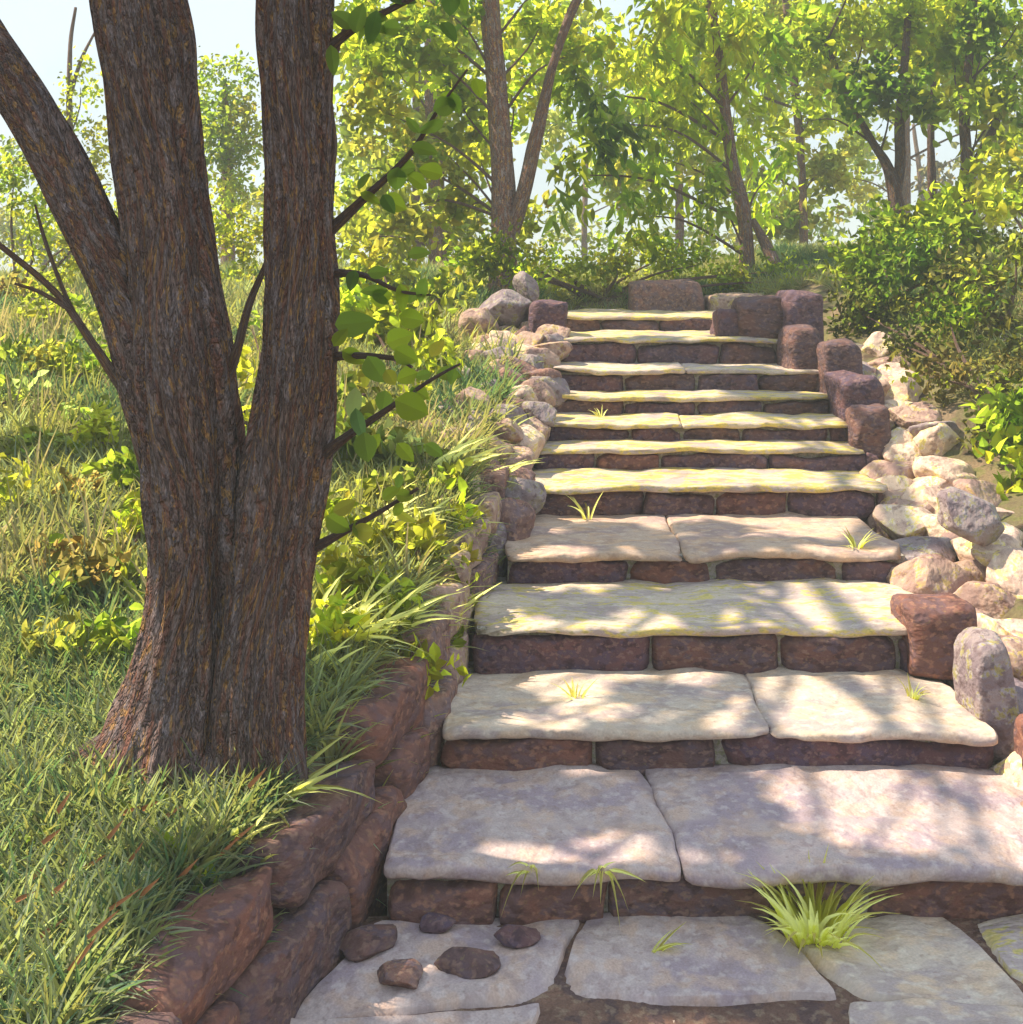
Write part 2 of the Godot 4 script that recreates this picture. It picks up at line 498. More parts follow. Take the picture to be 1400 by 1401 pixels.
var sprays := {}
func make_leaves() -> void:
	for k in 3:
		sprays["broad%d" % k] = spray(16, 0.40, 0.62, 0.15, 100 + k)
		sprays["hang%d" % k] = spray(16, 0.55, 0.32, 1.3, 200 + k)
		sprays["fine%d" % k] = spray(26, 0.26, 0.55, 0.1, 300 + k)
	for k in 3:
		leaf_meshes[k] = single_leaf([0.62, 0.45, 0.78][k], 0.3, [0.2, 0.3, 0.12][k], 6)
	for k in 4:
		var st := SurfaceTool.new()
		st.begin(Mesh.PRIMITIVE_TRIANGLES)
		var bend := [0.15, 0.4, 0.7, 0.3][k] as float
		var n := 5
		for i in n:
			var c := []
			for j in [i, i + 1]:
				var t := float(j) / n
				var w := 0.5 * (1.0 - pow(t, 1.6)) * (0.7 + 0.3 * minf(t * 3.0, 1.0))
				var o := Vector3(0, t - bend * 0.35 * t * t, -bend * t * t)
				c.append([o + Vector3(-w, 0, 0.12 * w), o, o + Vector3(w, 0, 0.12 * w)])
			for s in 2:
				for v in [c[0][s], c[1][s], c[1][s + 1], c[0][s], c[1][s + 1], c[0][s + 1]]:
					st.set_uv(Vector2.ZERO)
					st.add_vertex(v)
		st.generate_normals()
		blade_meshes.append(st.commit())

const TONES := [Color(0.54, 0.63, 0.12), Color(0.37, 0.48, 0.11), Color(0.18, 0.30, 0.07), Color(0.45, 0.48, 0.18), Color(0.50, 0.58, 0.45), Color(0.50, 0.54, 0.12), Color(0.23, 0.21, 0.17), Color(0.19, 0.21, 0.12), Color(0.42, 0.33, 0.25)]

func tone(k: int, vary := 0.25) -> Color:
	var c: Color = TONES[k]
	var v := 1.0 + rng.randf_range(-vary, vary)
	return Color(c.r * v * rr(0.85, 1.18), c.g * v, c.b * v * rr(0.8, 1.3))

func swarm(called: String, m: Mesh, mat: Material, where: Array, tints: Array, parent: Node3D) -> MultiMeshInstance3D:
	var mm := MultiMesh.new()
	mm.transform_format = MultiMesh.TRANSFORM_3D
	mm.use_colors = true
	mm.mesh = m
	mm.instance_count = where.size()
	for i in where.size():
		mm.set_instance_transform(i, where[i])
		mm.set_instance_color(i, tints[i])
	var o := MultiMeshInstance3D.new()
	o.name = numbered(called) if parent == self else called
	o.multimesh = mm
	o.material_override = mat
	parent.add_child(o, true)
	return o

# joins many tinted sprays into one mesh
func bake(called: String, sources: Array, where: Array, tints: Array, parent: Node3D) -> MeshInstance3D:
	var vs := PackedVector3Array()
	var ns := PackedVector3Array()
	var cs := PackedColorArray()
	var arrays := []
	for m in sources:
		arrays.append(m.surface_get_arrays(0))
	for i in where.size():
		var a: Array = arrays[i % arrays.size()]
		var tr: Transform3D = where[i]
		vs.append_array(tr * (a[Mesh.ARRAY_VERTEX] as PackedVector3Array))
		ns.append_array(Transform3D(tr.basis.orthonormalized(), Vector3.ZERO) * (a[Mesh.ARRAY_NORMAL] as PackedVector3Array))
		var src: PackedColorArray = a[Mesh.ARRAY_COLOR]
		var tint: Color = tints[i]
		for c in src:
			cs.append(c * tint)
	var out := []
	out.resize(Mesh.ARRAY_MAX)
	out[Mesh.ARRAY_VERTEX] = vs
	out[Mesh.ARRAY_NORMAL] = ns
	out[Mesh.ARRAY_COLOR] = cs
	var mesh := ArrayMesh.new()
	mesh.add_surface_from_arrays(Mesh.PRIMITIVE_TRIANGLES, out)
	var o := part(called, mesh, mats["foliage"], parent)
	o.set_meta("kind", "stuff")
	return o

# crown clumps: [px, py, d, half width px, half height px, tone, thickness 0..1]; leaves fill each clump unevenly
func crown(parent: Node3D, clumps: Array, kind: String, size: float, density: float, called := "crown") -> void:
	var where := []
	var tints := []
	for c in clumps:
		var mid := P(c[0], c[1], c[2])
		var rx: float = c[3] * c[2] / FOCAL
		var ry: float = c[4] * c[2] / FOCAL
		var rz: float = minf(rx, ry) * 0.6 + 0.06
		var fill: float = c[6] if c.size() > 6 else 1.0
		var n := int(4.6 * density * fill * (rx * ry + rx * rz + ry * rz) / (size * size)) + 4
		for i in n:
			var v := Vector3(rng.randfn(0, 1), rng.randfn(0, 1), rng.randfn(0, 1)).normalized() * pow(rng.randf(), 0.45)
			var p := mid + Vector3(v.x * rx, v.y * ry, v.z * rz) * rr(0.8, 1.25)
			if i > 3 and nz2.get_noise_3d(p.x * 130, p.y * 130, p.z * 60) < -0.2 and rng.randf() < 0.85:
				continue
			var s := size * rr(0.7, 1.3)
			var b := Basis(Vector3.UP, rr(0, TAU)) * Basis(Vector3(rr(-1, 1), 0, rr(-1, 1)).normalized(), rr(-0.6, 0.6)) if kind == "hang" else Basis.from_euler(Vector3(rr(0, TAU), rr(0, TAU), rr(0, TAU)))
			where.append(Transform3D(b.scaled(Vector3.ONE * s), p - parent_at(parent)))
			var k: int = c[5]
			if rng.randf() < 0.16:
				k = pick([0, 1, 1, 3, k])
			tints.append(tone(k))
	bake(called, [sprays[kind + "0"], sprays[kind + "1"], sprays[kind + "2"]], where, tints, parent)

# a limb from a point of the trunk to each clump, so that the foliage hangs on wood
func limbs_to(parent: Node3D, trunk: Array, clumps: Array, width: float, mat: String) -> void:
	var org := parent_at(parent)
	for c in clumps:
		var to := P(c[0], c[1], c[2])
		var best := 0.5
		var near := 1e9
		for k in 12:
			var t := 0.25 + 0.75 * k / 11.0
			var s := spline(trunk, t)
			var dist := Vector3(s.x, s.y, s.z).distance_to(to + Vector3(0, -0.7, 0))
			if dist < near:
				near = dist
				best = t
		var a := spline(trunk, best)
		var from := Vector3(a.x, a.y, a.z)
		var w := minf(width * (0.5 + 0.25 * near), a.w * 0.8)
		var mid := from.lerp(to, 0.5) + Vector3(rr(-0.1, 0.1), 0.08 * near + rr(-0.05, 0.08), rr(-0.1, 0.1))
		part("limb", limb_mesh([Vector4(from.x, from.y, from.z, w), Vector4(mid.x, mid.y, mid.z, w * 0.65), Vector4(to.x, to.y, to.z, w * 0.2)], 6, 10, 0.0, 0.0, org), mats[mat], parent)

# a tree: trunk points in pixels at a distance, forks, then clumps of foliage
func tree(called: String, label: String, trunk_px: Array, forks: Array, clumps: Array, kind: String, leaf: float, density: float, bark: String, group := "trees behind the top of the steps", limb_w := 0.025) -> Node3D:
	var tr := run(trunk_px)
	var f := Vector3(tr[0].x, tr[0].y, tr[0].z)
	var g := ground_h(f.x, -f.z)
	tr.push_front(Vector4(f.x, minf(g - 0.15, f.y - 0.1), f.z, tr[0].w * 1.35))
	var base := Vector3(f.x, g, f.z)
	var t := thing(called, base, label, "tree", group)
	part("trunk", limb_mesh(tr, 14, 40, 0.012, 0.35, base, trunk_px[0][0]), mats[bark], t)
	for k in forks:
		part("fork", limb_mesh(run(k), 10, 26, 0.008, 0.0, base, k[0][0]), mats[bark], t)
	limbs_to(t, tr, clumps, limb_w, bark)
	crown(t, clumps, kind, leaf * 0.88, density * 1.2)
	return t

func shrub(called: String, label: String, at: Vector3, clumps: Array, kind: String, leaf: float, density: float, group := "", bark := "bark_grey") -> Node3D:
	var t := thing(called, at, label, "shrub", group)
	for c in clumps:
		var to := P(c[0], c[1], c[2])
		var a := at + Vector3(rr(-0.12, 0.12), -0.05, rr(-0.12, 0.12))
		var m := a.lerp(to, 0.55) + Vector3(rr(-0.1, 0.1), 0.05, rr(-0.1, 0.1))
		part("stem", limb_mesh([Vector4(a.x, a.y, a.z, 0.022), Vector4(m.x, m.y, m.z, 0.014), Vector4(to.x, to.y, to.z, 0.004)], 5, 8, 0.0, 0.0, at), mats[bark], t)
	crown(t, clumps, kind, leaf, density, "foliage")
	return t

# a clump whose foot stands on the bank where the photograph shows it
func seated(px: float, py: float, rx: float, ry: float, k: int, fill := 1.0) -> Array:
	return [px, py, -on_ground(px, py + ry * 0.85).z, rx, ry, k, fill]

func tuft(called: String, label: String, category: String, at: Vector3, count: int, height: float, spread: float, lean: Vector3, tones_: Array, width := 0.012, group := "") -> Node3D:
	var t := thing(called, at, label, category, group)
	for i in count:
		var a := rr(0, TAU)
		var r := spread * sqrt(rng.randf())
		var o := part("blade", pick(blade_meshes), blade_mat(pick(tones_)), t)
		var h := height * rr(0.55, 1.15)
		var out := (Vector3(cos(a), 0, sin(a)) * rr(0.1, 0.75) + lean).limit_length(1.3)
		var up := (Vector3.UP + out * 0.8).normalized()
		var back := -out.normalized() if out.length() > 0.05 else Vector3.BACK
		back = (back - up * back.dot(up)).normalized()
		var x := up.cross(back)
		var w := width * rr(0.7, 1.3)
		o.transform = Transform3D(Basis(x * w, up * h, back * h), Vector3(cos(a) * r, -0.015, sin(a) * r))
	return t

func blade_mat(k: int) -> StandardMaterial3D:
	var n := "blade%d" % k
	if not mats.has(n):
		var c: Color = [lin(0.34, 0.45, 0.06), lin(0.22, 0.33, 0.09), lin(0.46, 0.52, 0.06), lin(0.12, 0.21, 0.08), lin(0.44, 0.53, 0.38), lin(0.52, 0.50, 0.11), lin(0.17, 0.29, 0.21)][k]
		leaf_material(n, c, Color(1.3, 1.3, 0.8), 0.6)
	return mats[n]

# ------------------------------------------------------------------ the scene
func _ready() -> void:
	rng.seed = 20240611
	nz.seed = 3
	nz.frequency = 0.01
	nz.fractal_octaves = 3
	nz2.seed = 8
	nz2.frequency = 0.01
	nz2.fractal_octaves = 3
	build_view()
	make_materials()
	make_leaves()
	make_boulders()
	build_ground()
	build_stairs()
	build_walls()
	build_main_tree()
	build_trees()
	build_shrubs()
	build_plants()
	build_grass()

func build_view() -> void:
	var cam := Camera3D.new()
	cam.name = "camera"
	cam.projection = Camera3D.PROJECTION_FRUSTUM
	cam.near = 0.1
	cam.far = 1500.0
	cam.size = 0.1 * 1401.0 / FOCAL
	cam.frustum_offset = Vector2(0, -0.1 * 340.5 / FOCAL)      # a level camera with the lens shifted down
	cam.position = Vector3(0, EYE, 0)
	add_child(cam)
	cam.current = true
	var sm := ProceduralSkyMaterial.new()
	sm.sky_top_color = Color(0.56, 0.62, 0.69)
	sm.sky_horizon_color = Color(0.59, 0.63, 0.64)
	sm.sky_curve = 0.25
	sm.ground_bottom_color = Color(0.30, 0.32, 0.25)
	sm.ground_horizon_color = Color(0.60, 0.64, 0.62)
	sm.sun_angle_max = 6.0
	var cn := FastNoiseLite.new()
	cn.seed = 21
	cn.frequency = 0.008
	cn.fractal_octaves = 5
	var ci := cn.get_seamless_image(1024, 512)
	ci.convert(Image.FORMAT_RGBA8)
	for y in 512:
		for x in 1024:
			var v := smoothstep(0.42, 0.68, ci.get_pixel(x, y).r)
			ci.set_pixel(x, y, Color(1, 1, 1, v * 0.5))
	sm.sky_cover = ImageTexture.create_from_image(ci)
	sm.sky_cover_modulate = Color(0.36, 0.35, 0.33)
	var sky := Sky.new()
	sky.sky_material = sm
	var env := Environment.new()
	env.background_mode = Environment.BG_SKY
	env.sky = sky
	env.tonemap_mode = Environment.TONE_MAPPER_LINEAR
	env.tonemap_exposure = 2.65
	env.fog_enabled = true
	env.fog_density = 0.005
	env.fog_light_color = Color(0.93, 0.97, 0.95)
	env.sdfgi_enabled = true
	env.ssao_enabled = true
	env.ssil_enabled = true
	var we := WorldEnvironment.new()
	we.environment = env
	add_child(we)
	var sun := DirectionalLight3D.new()
	sun.name = "sun"
	sun.light_energy = 1.15
	sun.light_color = Color(1.0, 0.94, 0.84)
	sun.light_angular_distance = 0.6
	sun.shadow_enabled = true
	add_child(sun)
	sun.look_at_from_position(SUN * 50.0, Vector3.ZERO)

func build_ground() -> void:
	var xs := []
	var ds := []
	for v in [-500.0, -220.0, -100.0, -50.0, -28.0, -18.0, -13.0, -10.0, -8.0, -7.0, -6.2]: xs.append(v)
	var x := -5.6
	while x < 5.6:
		xs.append(x)
		x += 0.07
	for v in [6.2, 7.0, 8.0, 10.0, 13.0, 18.0, 28.0, 50.0, 100.0, 220.0, 500.0]: xs.append(v)
	for v in [-60.0, -20.0, -8.0, -3.0, 0.0, 1.0, 1.8, 2.3]: ds.append(v)
	var d := 2.5
	while d < 14.0:
		ds.append(d)
		d += 0.075
	for v in [14.4, 15.0, 15.8, 17.0, 18.5, 20.0, 23.0, 27.0, 33.0, 42.0, 60.0, 90.0, 150.0, 280.0, 500.0]: ds.append(v)
	var st := SurfaceTool.new()
	st.begin(Mesh.PRIMITIVE_TRIANGLES)
	st.set_smooth_group(0)
	for j in ds.size():
		for i in xs.size():
			st.add_vertex(Vector3(xs[i], ground_h(xs[i], ds[j]), -ds[j]))
	var n := xs.size()
	for j in ds.size() - 1:
		for i in n - 1:
			var a := j * n + i
			for v in [a, a + n, a + 1, a + 1, a + n, a + n + 1]:
				st.add_index(v)
	st.generate_normals()
	tag(part("ground", st.commit(), mats["soil"], self), "grassy earth banks rising on both sides of the steps", "", "", "structure")
	# the stony path at the foot of the steps: uneven flags with earth between them
	var path := Node3D.new()
	path.name = "stone_path"
	add_child(path)
	tag(path, "uneven flagstone path at the foot of the steps", "", "", "structure")
	var bed := BoxMesh.new()
	bed.size = Vector3(3.6, 0.1, 1.7)
	part("earth_bed", bed, mats["earth"], path).position = Vector3(0.85, -0.055, -3.32)
	var cuts := [[2.4, [-0.9, 0.05, 1.0, 1.9, 2.7]], [3.1, [-0.86, -0.05, 0.82, 1.75, 2.6]], [3.62, [-0.72, 0.16, 0.95, 1.62, 2.45]], [4.17, [-0.45, 0.30, 0.78, 1.5, 2.2]]]
	for j in cuts.size() - 1:
		for i in 4:
			var g := 0.004
			var wob := func(k: int, l: int) -> Vector2: return Vector2(cuts[k][1][l] + 0.05 * sin(k * 7.0 + l * 3.0), cuts[k][0] + 0.07 * sin(l * 5.0 + k * 2.0) * (0.0 if k == 3 else 1.0))
			var q := [wob.call(j, i) + Vector2(g, g), wob.call(j, i + 1) + Vector2(-g, g), wob.call(j + 1, i + 1) + Vector2(-g, -g), wob.call(j + 1, i) + Vector2(g, -g)]
			stone_part("flagstone", q, -0.09, 0.012 + rr(-0.012, 0.014), 300 + j * 9 + i, pick(["tread_cream", "tread_lilac", "tread_beige", "tread_lichen"]), path, 22.0, 0.016, 20, 2, 14)

func build_stairs() -> void:
	var flight := thing("stone_stairs", Vector3(0.8, 0, -4.13), "rustic flight of pale stone steps with rough brown risers climbing between the banks", "stairs")
	# where the riser stones of each step part, as shares of its width; the lowest three are read off the photograph
	var risers := [[0.0, 0.16, 0.305, 0.535, 0.655, 1.0], [0.0, 0.27, 0.50, 1.0], [0.0, 0.36, 0.615, 0.865, 1.0]]
	for i in STEPS.size():
		var s: Array = STEPS[i]
		var d: float = s[0]
		var h: float = s[1]
		var h0: float = 0.0 if i == 0 else STEPS[i - 1][1]
		var back: float = STEPS[i + 1][0] if i + 1 < STEPS.size() else 12.4
		var xl: float = s[2]
		var xr: float = s[3]
		var step := Node3D.new()
		step.name = "step"
		flight.add_child(step, true)
		step.position = Vector3((xl + xr) / 2, h0, -d) - flight.position
		var bed := BoxMesh.new()
		bed.size = Vector3(xr - xl - 0.02, h - h0 + 0.22, back - d + 0.16)
		var bo := part("mortar_bed", bed, mats["mortar"], step)
		bo.position = Vector3((xl + xr) / 2, h - 0.030 - bed.size.y / 2, -(d + back + 0.24) / 2) - parent_at(step)
		var cuts: Array = risers[i] if i < 3 else [0.0]
		if i >= 3:
			var at := 0.0
			while at < 0.74:
				at += rr(0.17, 0.34)
				cuts.append(at)
			cuts.append(1.0)
		var slab := 0.046 if i < 5 else 0.036
		for k in cuts.size() - 1:
			var a := lerpf(xl, xr, cuts[k]) + 0.004
			var b := lerpf(xl, xr, cuts[k + 1]) - 0.004
			var push := rr(-0.012, 0.025)
			stone_part("riser_stone", [Vector2(a, d - push), Vector2(b, d - push + rr(-0.012, 0.012)), Vector2(b, d + 0.2), Vector2(a, d + 0.2)], h0 - 0.05, h - slab + 0.004 - rr(0.0, 0.012), i * 20 + k, pick(["riser_umber", "riser_rust", "riser_plum"] if i < 6 else ["riser_umber", "riser_plum"]), step, 9.0, 0.024, 18, 6, 3)
		# treads: deep ones carry two rows of flags
		var rows: Array = [0.0, 1.0]
		var z0 := d - 0.035
		var z1 := back + 0.05
		for r in rows.size() - 1:
			var n := (rng.randi() % 2) + 1
			var of_step = pick(["tread_cream", "tread_beige", "tread_lilac", "tread_lichen"] if i < 4 else ["tread_lichen", "tread_gold"])
			var px := [0.0]
			for k in range(1, n):
				px.append((k + rr(-0.22, 0.22)) / n)
			px.append(1.0)
			var qx := []
			for v in px:
				qx.append(v + (rr(-0.03, 0.03) if v > 0.0 and v < 1.0 else 0.0))
			for k in n:
				var g := 0.0015
				var f := lerpf(z0, z1, rows[r]) + (g if r > 0 else rr(-0.015, 0.012))
				var e := lerpf(z0, z1, rows[r + 1]) - g
				var q := [Vector2(lerpf(xl, xr, px[k]) + g, f), Vector2(lerpf(xl, xr, px[k + 1]) - g, f + rr(-0.012, 0.012)), Vector2(lerpf(xl, xr, qx[k + 1]) - g, e), Vector2(lerpf(xl, xr, qx[k]) + g, e)]
				stone_part("tread_slab", q, h - slab, h + rr(-0.005, 0.006), 500 + i * 30 + r * 8 + k, of_step, step, 30.0, 0.015, 44, 3, 18)

func wall_stone(parent: Node3D, called: String, x0: float, x1: float, y0: float, y1: float, d0: float, d1: float, mat: String, seed_: int, skew := 0.0, sharp := 5.0) -> void:
	stone_part(called, [Vector2(x0 + skew, d0), Vector2(x1 + skew, d0), Vector2(x1, d1), Vector2(x0, d1)], y0, y1, seed_, mat, parent, sharp + 2.5, 0.024, 10, 9, 9)

func build_walls() -> void:
	# left: a low wall of dark reddish stones that holds the bank below the tree
	var w := thing("retaining_wall", Vector3(-0.7, 0, -3.6), "low dark reddish stone wall holding the grassy bank below the big tree", "wall")
	var face := [[2.3, -0.82], [3.3, -0.73], [3.75, -0.60], [4.2, -0.46], [4.65, -0.37], [5.15, -0.27], [5.6, -0.21], [6.0, -0.15], [6.5, -0.07], [7.1, 0.02]]
	var n := 700
	for course in 2:
		var d0 := 2.2 + course * 0.3
		while d0 < 7.0:
			var d1 := d0 + (rr(0.5, 0.8) if d0 < 4.6 else rr(0.3, 0.5))
			var m := (d0 + d1) / 2
			var top := table(T_LEFT, m) + 0.01
			var foot_y := table(T_STAIR, d0) - 0.08
			var split := lerpf(foot_y, top, rr(0.55, 0.64))
			var y0 := foot_y if course == 0 else lerpf(foot_y, top, 0.58)
			var y1 := split if course == 0 else top + rr(-0.03, 0.01)
			var x1 := table(face, m) - 0.04 * course + rr(-0.015, 0.015)
			var turn := table(face, d1) - table(face, d0)
			stone_part("wall_stone", [Vector2(x1 - 0.2 - turn / 2, d0 + 0.008), Vector2(x1 - turn / 2, d0 + 0.008), Vector2(x1 + turn / 2, d1 - 0.008), Vector2(x1 - 0.2 + turn / 2, d1 - 0.008)], y0, y1, n, pick(["riser_plum", "riser_umber", "riser_rust", "riser_rust"] if d0 < 4.9 else ["rubble_rose", "rubble_grey", "rubble_brown"]), w, 8.0, 0.024, 8, 9, 16)
			n += 1
			d0 = d1
	# left, higher up: loose rubble edging beside the upper steps
	var e := thing("rubble_edging", Vector3(-0.2, 0.9, -8.2), "loose pinkish rubble stones edging the upper steps beside the leafy bush", "stones")
	var d := 6.9
	while d < 10.3:
		var xl := table(T_XL, d)
		for row in 4:
			var x := xl + 0.02 - 0.17 * row + rr(-0.05, 0.05)
			var dd := d + rr(-0.1, 0.1)
			var y := lerpf(table(T_STAIR, dd) + 0.17, ground_h(x - 0.2, dd) + 0.03, clampf(row / 2.0, 0.0, 1.0)) + rr(-0.03, 0.03)
			if row == 3 and rng.randf() < 0.45:
				continue
			boulder("edging_stone", Vector3(x, y, -dd), Vector3(rr(0.2, 0.36), rr(0.17, 0.28), rr(0.22, 0.36)), Vector3(rr(-0.2, 0.2), rr(0, TAU), rr(-0.2, 0.2)), pick(["rubble_rose", "rubble_rose", "rubble_cream", "rubble_grey", "rubble_brown"]), e)
		d += 0.24
	# the stones that end the left side at the top
	var p := thing("gate_stones", Vector3(0.22, 1.55, -10.2), "dark upright stone with bluish grey boulders at the top of the steps, bush side", "stones")
	wall_stone(p, "upright_stone", 0.14, 0.45, 1.45, 1.90, 10.1, 10.45, "riser_plum", 820, 0.0, 4.0)
	boulder("grey_boulder", P(690, 425, 10.4), Vector3(0.5, 0.32, 0.4), Vector3(0.1, 0.4, 0.15), "rubble_grey", p, 0)
	boulder("grey_boulder", P(655, 445, 10.2), Vector3(0.34, 0.34, 0.3), Vector3(0.1, 1.4, -0.15), "rubble_rose", p, 3)
	boulder("grey_boulder", P(672, 480, 9.9), Vector3(0.46, 0.2, 0.34), Vector3(0.0, 0.2, 0.1), "rubble_grey", p, 1)
	boulder("grey_boulder", P(722, 395, 10.7), Vector3(0.22, 0.3, 0.3), Vector3(0.2, 0.2, 0.4), "rubble_grey", p, 4)
	# right, at the top: a dark pier that narrows the way
	var g := thing("stone_pier", Vector3(2.1, 1.2, -9.8), "dark stone pier narrowing the top of the steps in front of the thin saplings", "wall")
	wall_stone(g, "pier_stone", 1.82, 2.20, 1.55, 1.93, 9.86, 10.3, "riser_umber", 840, 0.0, 4.0)
	wall_stone(g, "pier_stone", 1.66, 2.00, 1.55, 1.82, 9.95, 10.4, "riser_plum", 841, 0.0, 4.0)
	wall_stone(g, "pier_stone", 2.17, 2.47, 1.50, 1.98, 9.75, 10.25, "riser_plum", 842, 0.0, 4.0)
	wall_stone(g, "pier_stone", 2.10, 2.36, 1.10, 1.72, 9.28, 9.78, "riser_umber", 843, 0.0, 5.0)
	wall_stone(g, "pier_stone", 2.28, 2.56, 1.05, 1.62, 8.92, 9.42, "riser_umber", 844, 0.0, 5.0)
	wall_stone(g, "pier_stone", 2.26, 2.54, 1.00, 1.42, 8.45, 8.92, "riser_plum", 845, 0.0, 5.0)
	wall_stone(g, "pier_stone", 2.24, 2.50, 0.85, 1.25, 8.02, 8.45, "riser_umber", 846, 0.0, 5.0)
	# right: a spill of sunlit boulders along the steps
	var r := thing("boulder_edging", Vector3(2.4, 0.6, -7.0), "sunlit cream and pink boulders spilling along the sunny side of the steps", "stones")
	d = 4.6
	while d < 9.9:
		var xr := table(T_XR, d)
		for row in 3:
			var x := xr + 0.03 + 0.2 * row + rr(-0.06, 0.06)
			if d > 8.0 and row == 0:
				continue
			var dd := d + rr(-0.12, 0.12)
			var y := table(T_STAIR, dd) + 0.01 + 0.06 * row + rr(-0.04, 0.03)
			var z := rr(0.75, 1.2)
			boulder("edging_boulder", Vector3(x, y, -dd), Vector3(rr(0.3, 0.46) * z, rr(0.2, 0.28) * z, rr(0.3, 0.46) * z), Vector3(rr(-0.35, 0.35), rr(0, TAU), rr(-0.35, 0.35)), pick(["rubble_cream", "rubble_cream", "rubble_cream", "rubble_rose", "rubble_rose", "rubble_grey"]), r)
		d += 0.3
	boulder("grey_slab", P(1330, 708, 6.35), Vector3(0.42, 0.26, 0.36), Vector3(0.15, 0.35, -0.35), "rubble_grey", r, 5)
	wall_stone(r, "brown_block", 1.78, 2.10, 0.33, 0.66, 5.52, 5.85, "riser_rust", 860, 0.0, 5.0)
	wall_stone(r, "upright_stone", 1.90, 2.05, 0.16, 0.64, 5.02, 5.3, "rubble_grey", 861, 0.0, 4.0)
	wall_stone(r, "brown_block", 1.98, 2.3, 0.1, 0.42, 4.6, 4.95, "riser_rust", 862, 0.0, 4.5)
	wall_stone(r, "brown_block", 1.98, 2.4, 0.0, 0.34, 4.2, 4.6, "rubble_brown", 863, 0.0, 4.5)
	# a stone laid across behind the landing
	var b := thing("threshold_stone", Vector3(1.55, 1.7, -12.4), "brown squared stone lying behind the landing at the head of the steps", "stone")
	wall_stone(b, "stone", 1.18, 1.92, 1.6, 2.03, 12.2, 12.65, "rubble_brown", 870, 0.0, 5.0)
	var fs := thing("threshold_stone", Vector3(2.2, 1.7, -12.35), "flat pinkish stone between the brown squared stone and the pier", "stone")
	wall_stone(fs, "stone", 1.95, 2.55, 1.6, 1.90, 12.1, 12.6, "rubble_rose", 871, 0.0, 5.0)
	# loose stones on the path
	for k in [[505, 1300, 0.16, "riser_umber", "squat umber stone lying on the path nearest the wall"], [595, 1275, 0.10, "riser_plum", "flat plum stone on the path under the lowest riser"], [640, 1330, 0.15, "riser_umber", "larger dark stone in the middle of the loose group on the path"], [708, 1293, 0.11, "riser_plum", "small dark stone at the end of the loose group on the path"], [545, 1345, 0.13, "rubble_brown", "brown stone lying nearest the viewer on the path"]]:
		var d2: float = FOCAL * EYE / (k[1] - 360.0)
		var at := Vector3((k[0] - 700.0) * d2 / FOCAL, 0.015, -d2)
		var o := thing("loose_stone", at, k[4], "stone", "loose stones on the path")
		boulder("stone", at + Vector3(0, 0.018, 0), Vector3(k[2] * 1.3, k[2] * 0.45, k[2]), Vector3(0, rr(0, TAU), 0), k[3], o)
func hero_leaf(parent: Node3D, px: float, py: float, d: float, size_px: float, angle: float, k: int, shape := 0) -> void:
	var o := part("leaf", leaf_meshes[shape], blade_mat(k), parent)
	var l := size_px * d / FOCAL
	var dir := Vector3(sin(angle), cos(angle), rr(-0.35, 0.35)).normalized()
	var nrm := Vector3(rr(-0.4, 0.4), rr(-0.2, 0.7), 1.0).normalized()
	var x := dir.cross(nrm).normalized()
	var at := P(px, py, d) - dir * l * 0.5
	o.transform = Transform3D(Basis(x * l, dir * l, x.cross(dir) * l)* Basis.from_scale(Vector3.ONE * 0.68), at - parent_at(parent))

func branch(parent: Node3D, pts: Array, leaves: Array, mat := "bark", auto := 0, auto_tones := [0, 1]) -> void:
	var org := parent_at(parent)
	var b := part("branch", limb_mesh(run(pts), 8, 18, 0.002, 0.0, org, pts[0][1]), mats[mat], parent)
	for l in leaves:
		hero_leaf(b, l[0], l[1], pts[-1][2] + rr(-0.06, 0.1), l[2], l[3], l[4], l[5] if l.size() > 5 else 0)
	var line := run(pts)
	for i in auto:
		var s := spline(line, rr(0.35, 1.0))
		var px := 700.0 + s.x * FOCAL / -s.z
		var py := 360.0 + (EYE - s.y) * FOCAL / -s.z
		hero_leaf(b, px + rr(-28, 28), py + rr(-12, 40), -s.z, rr(34, 60), rr(1.2, 5.0), pick(auto_tones), rng.randi() % 3)

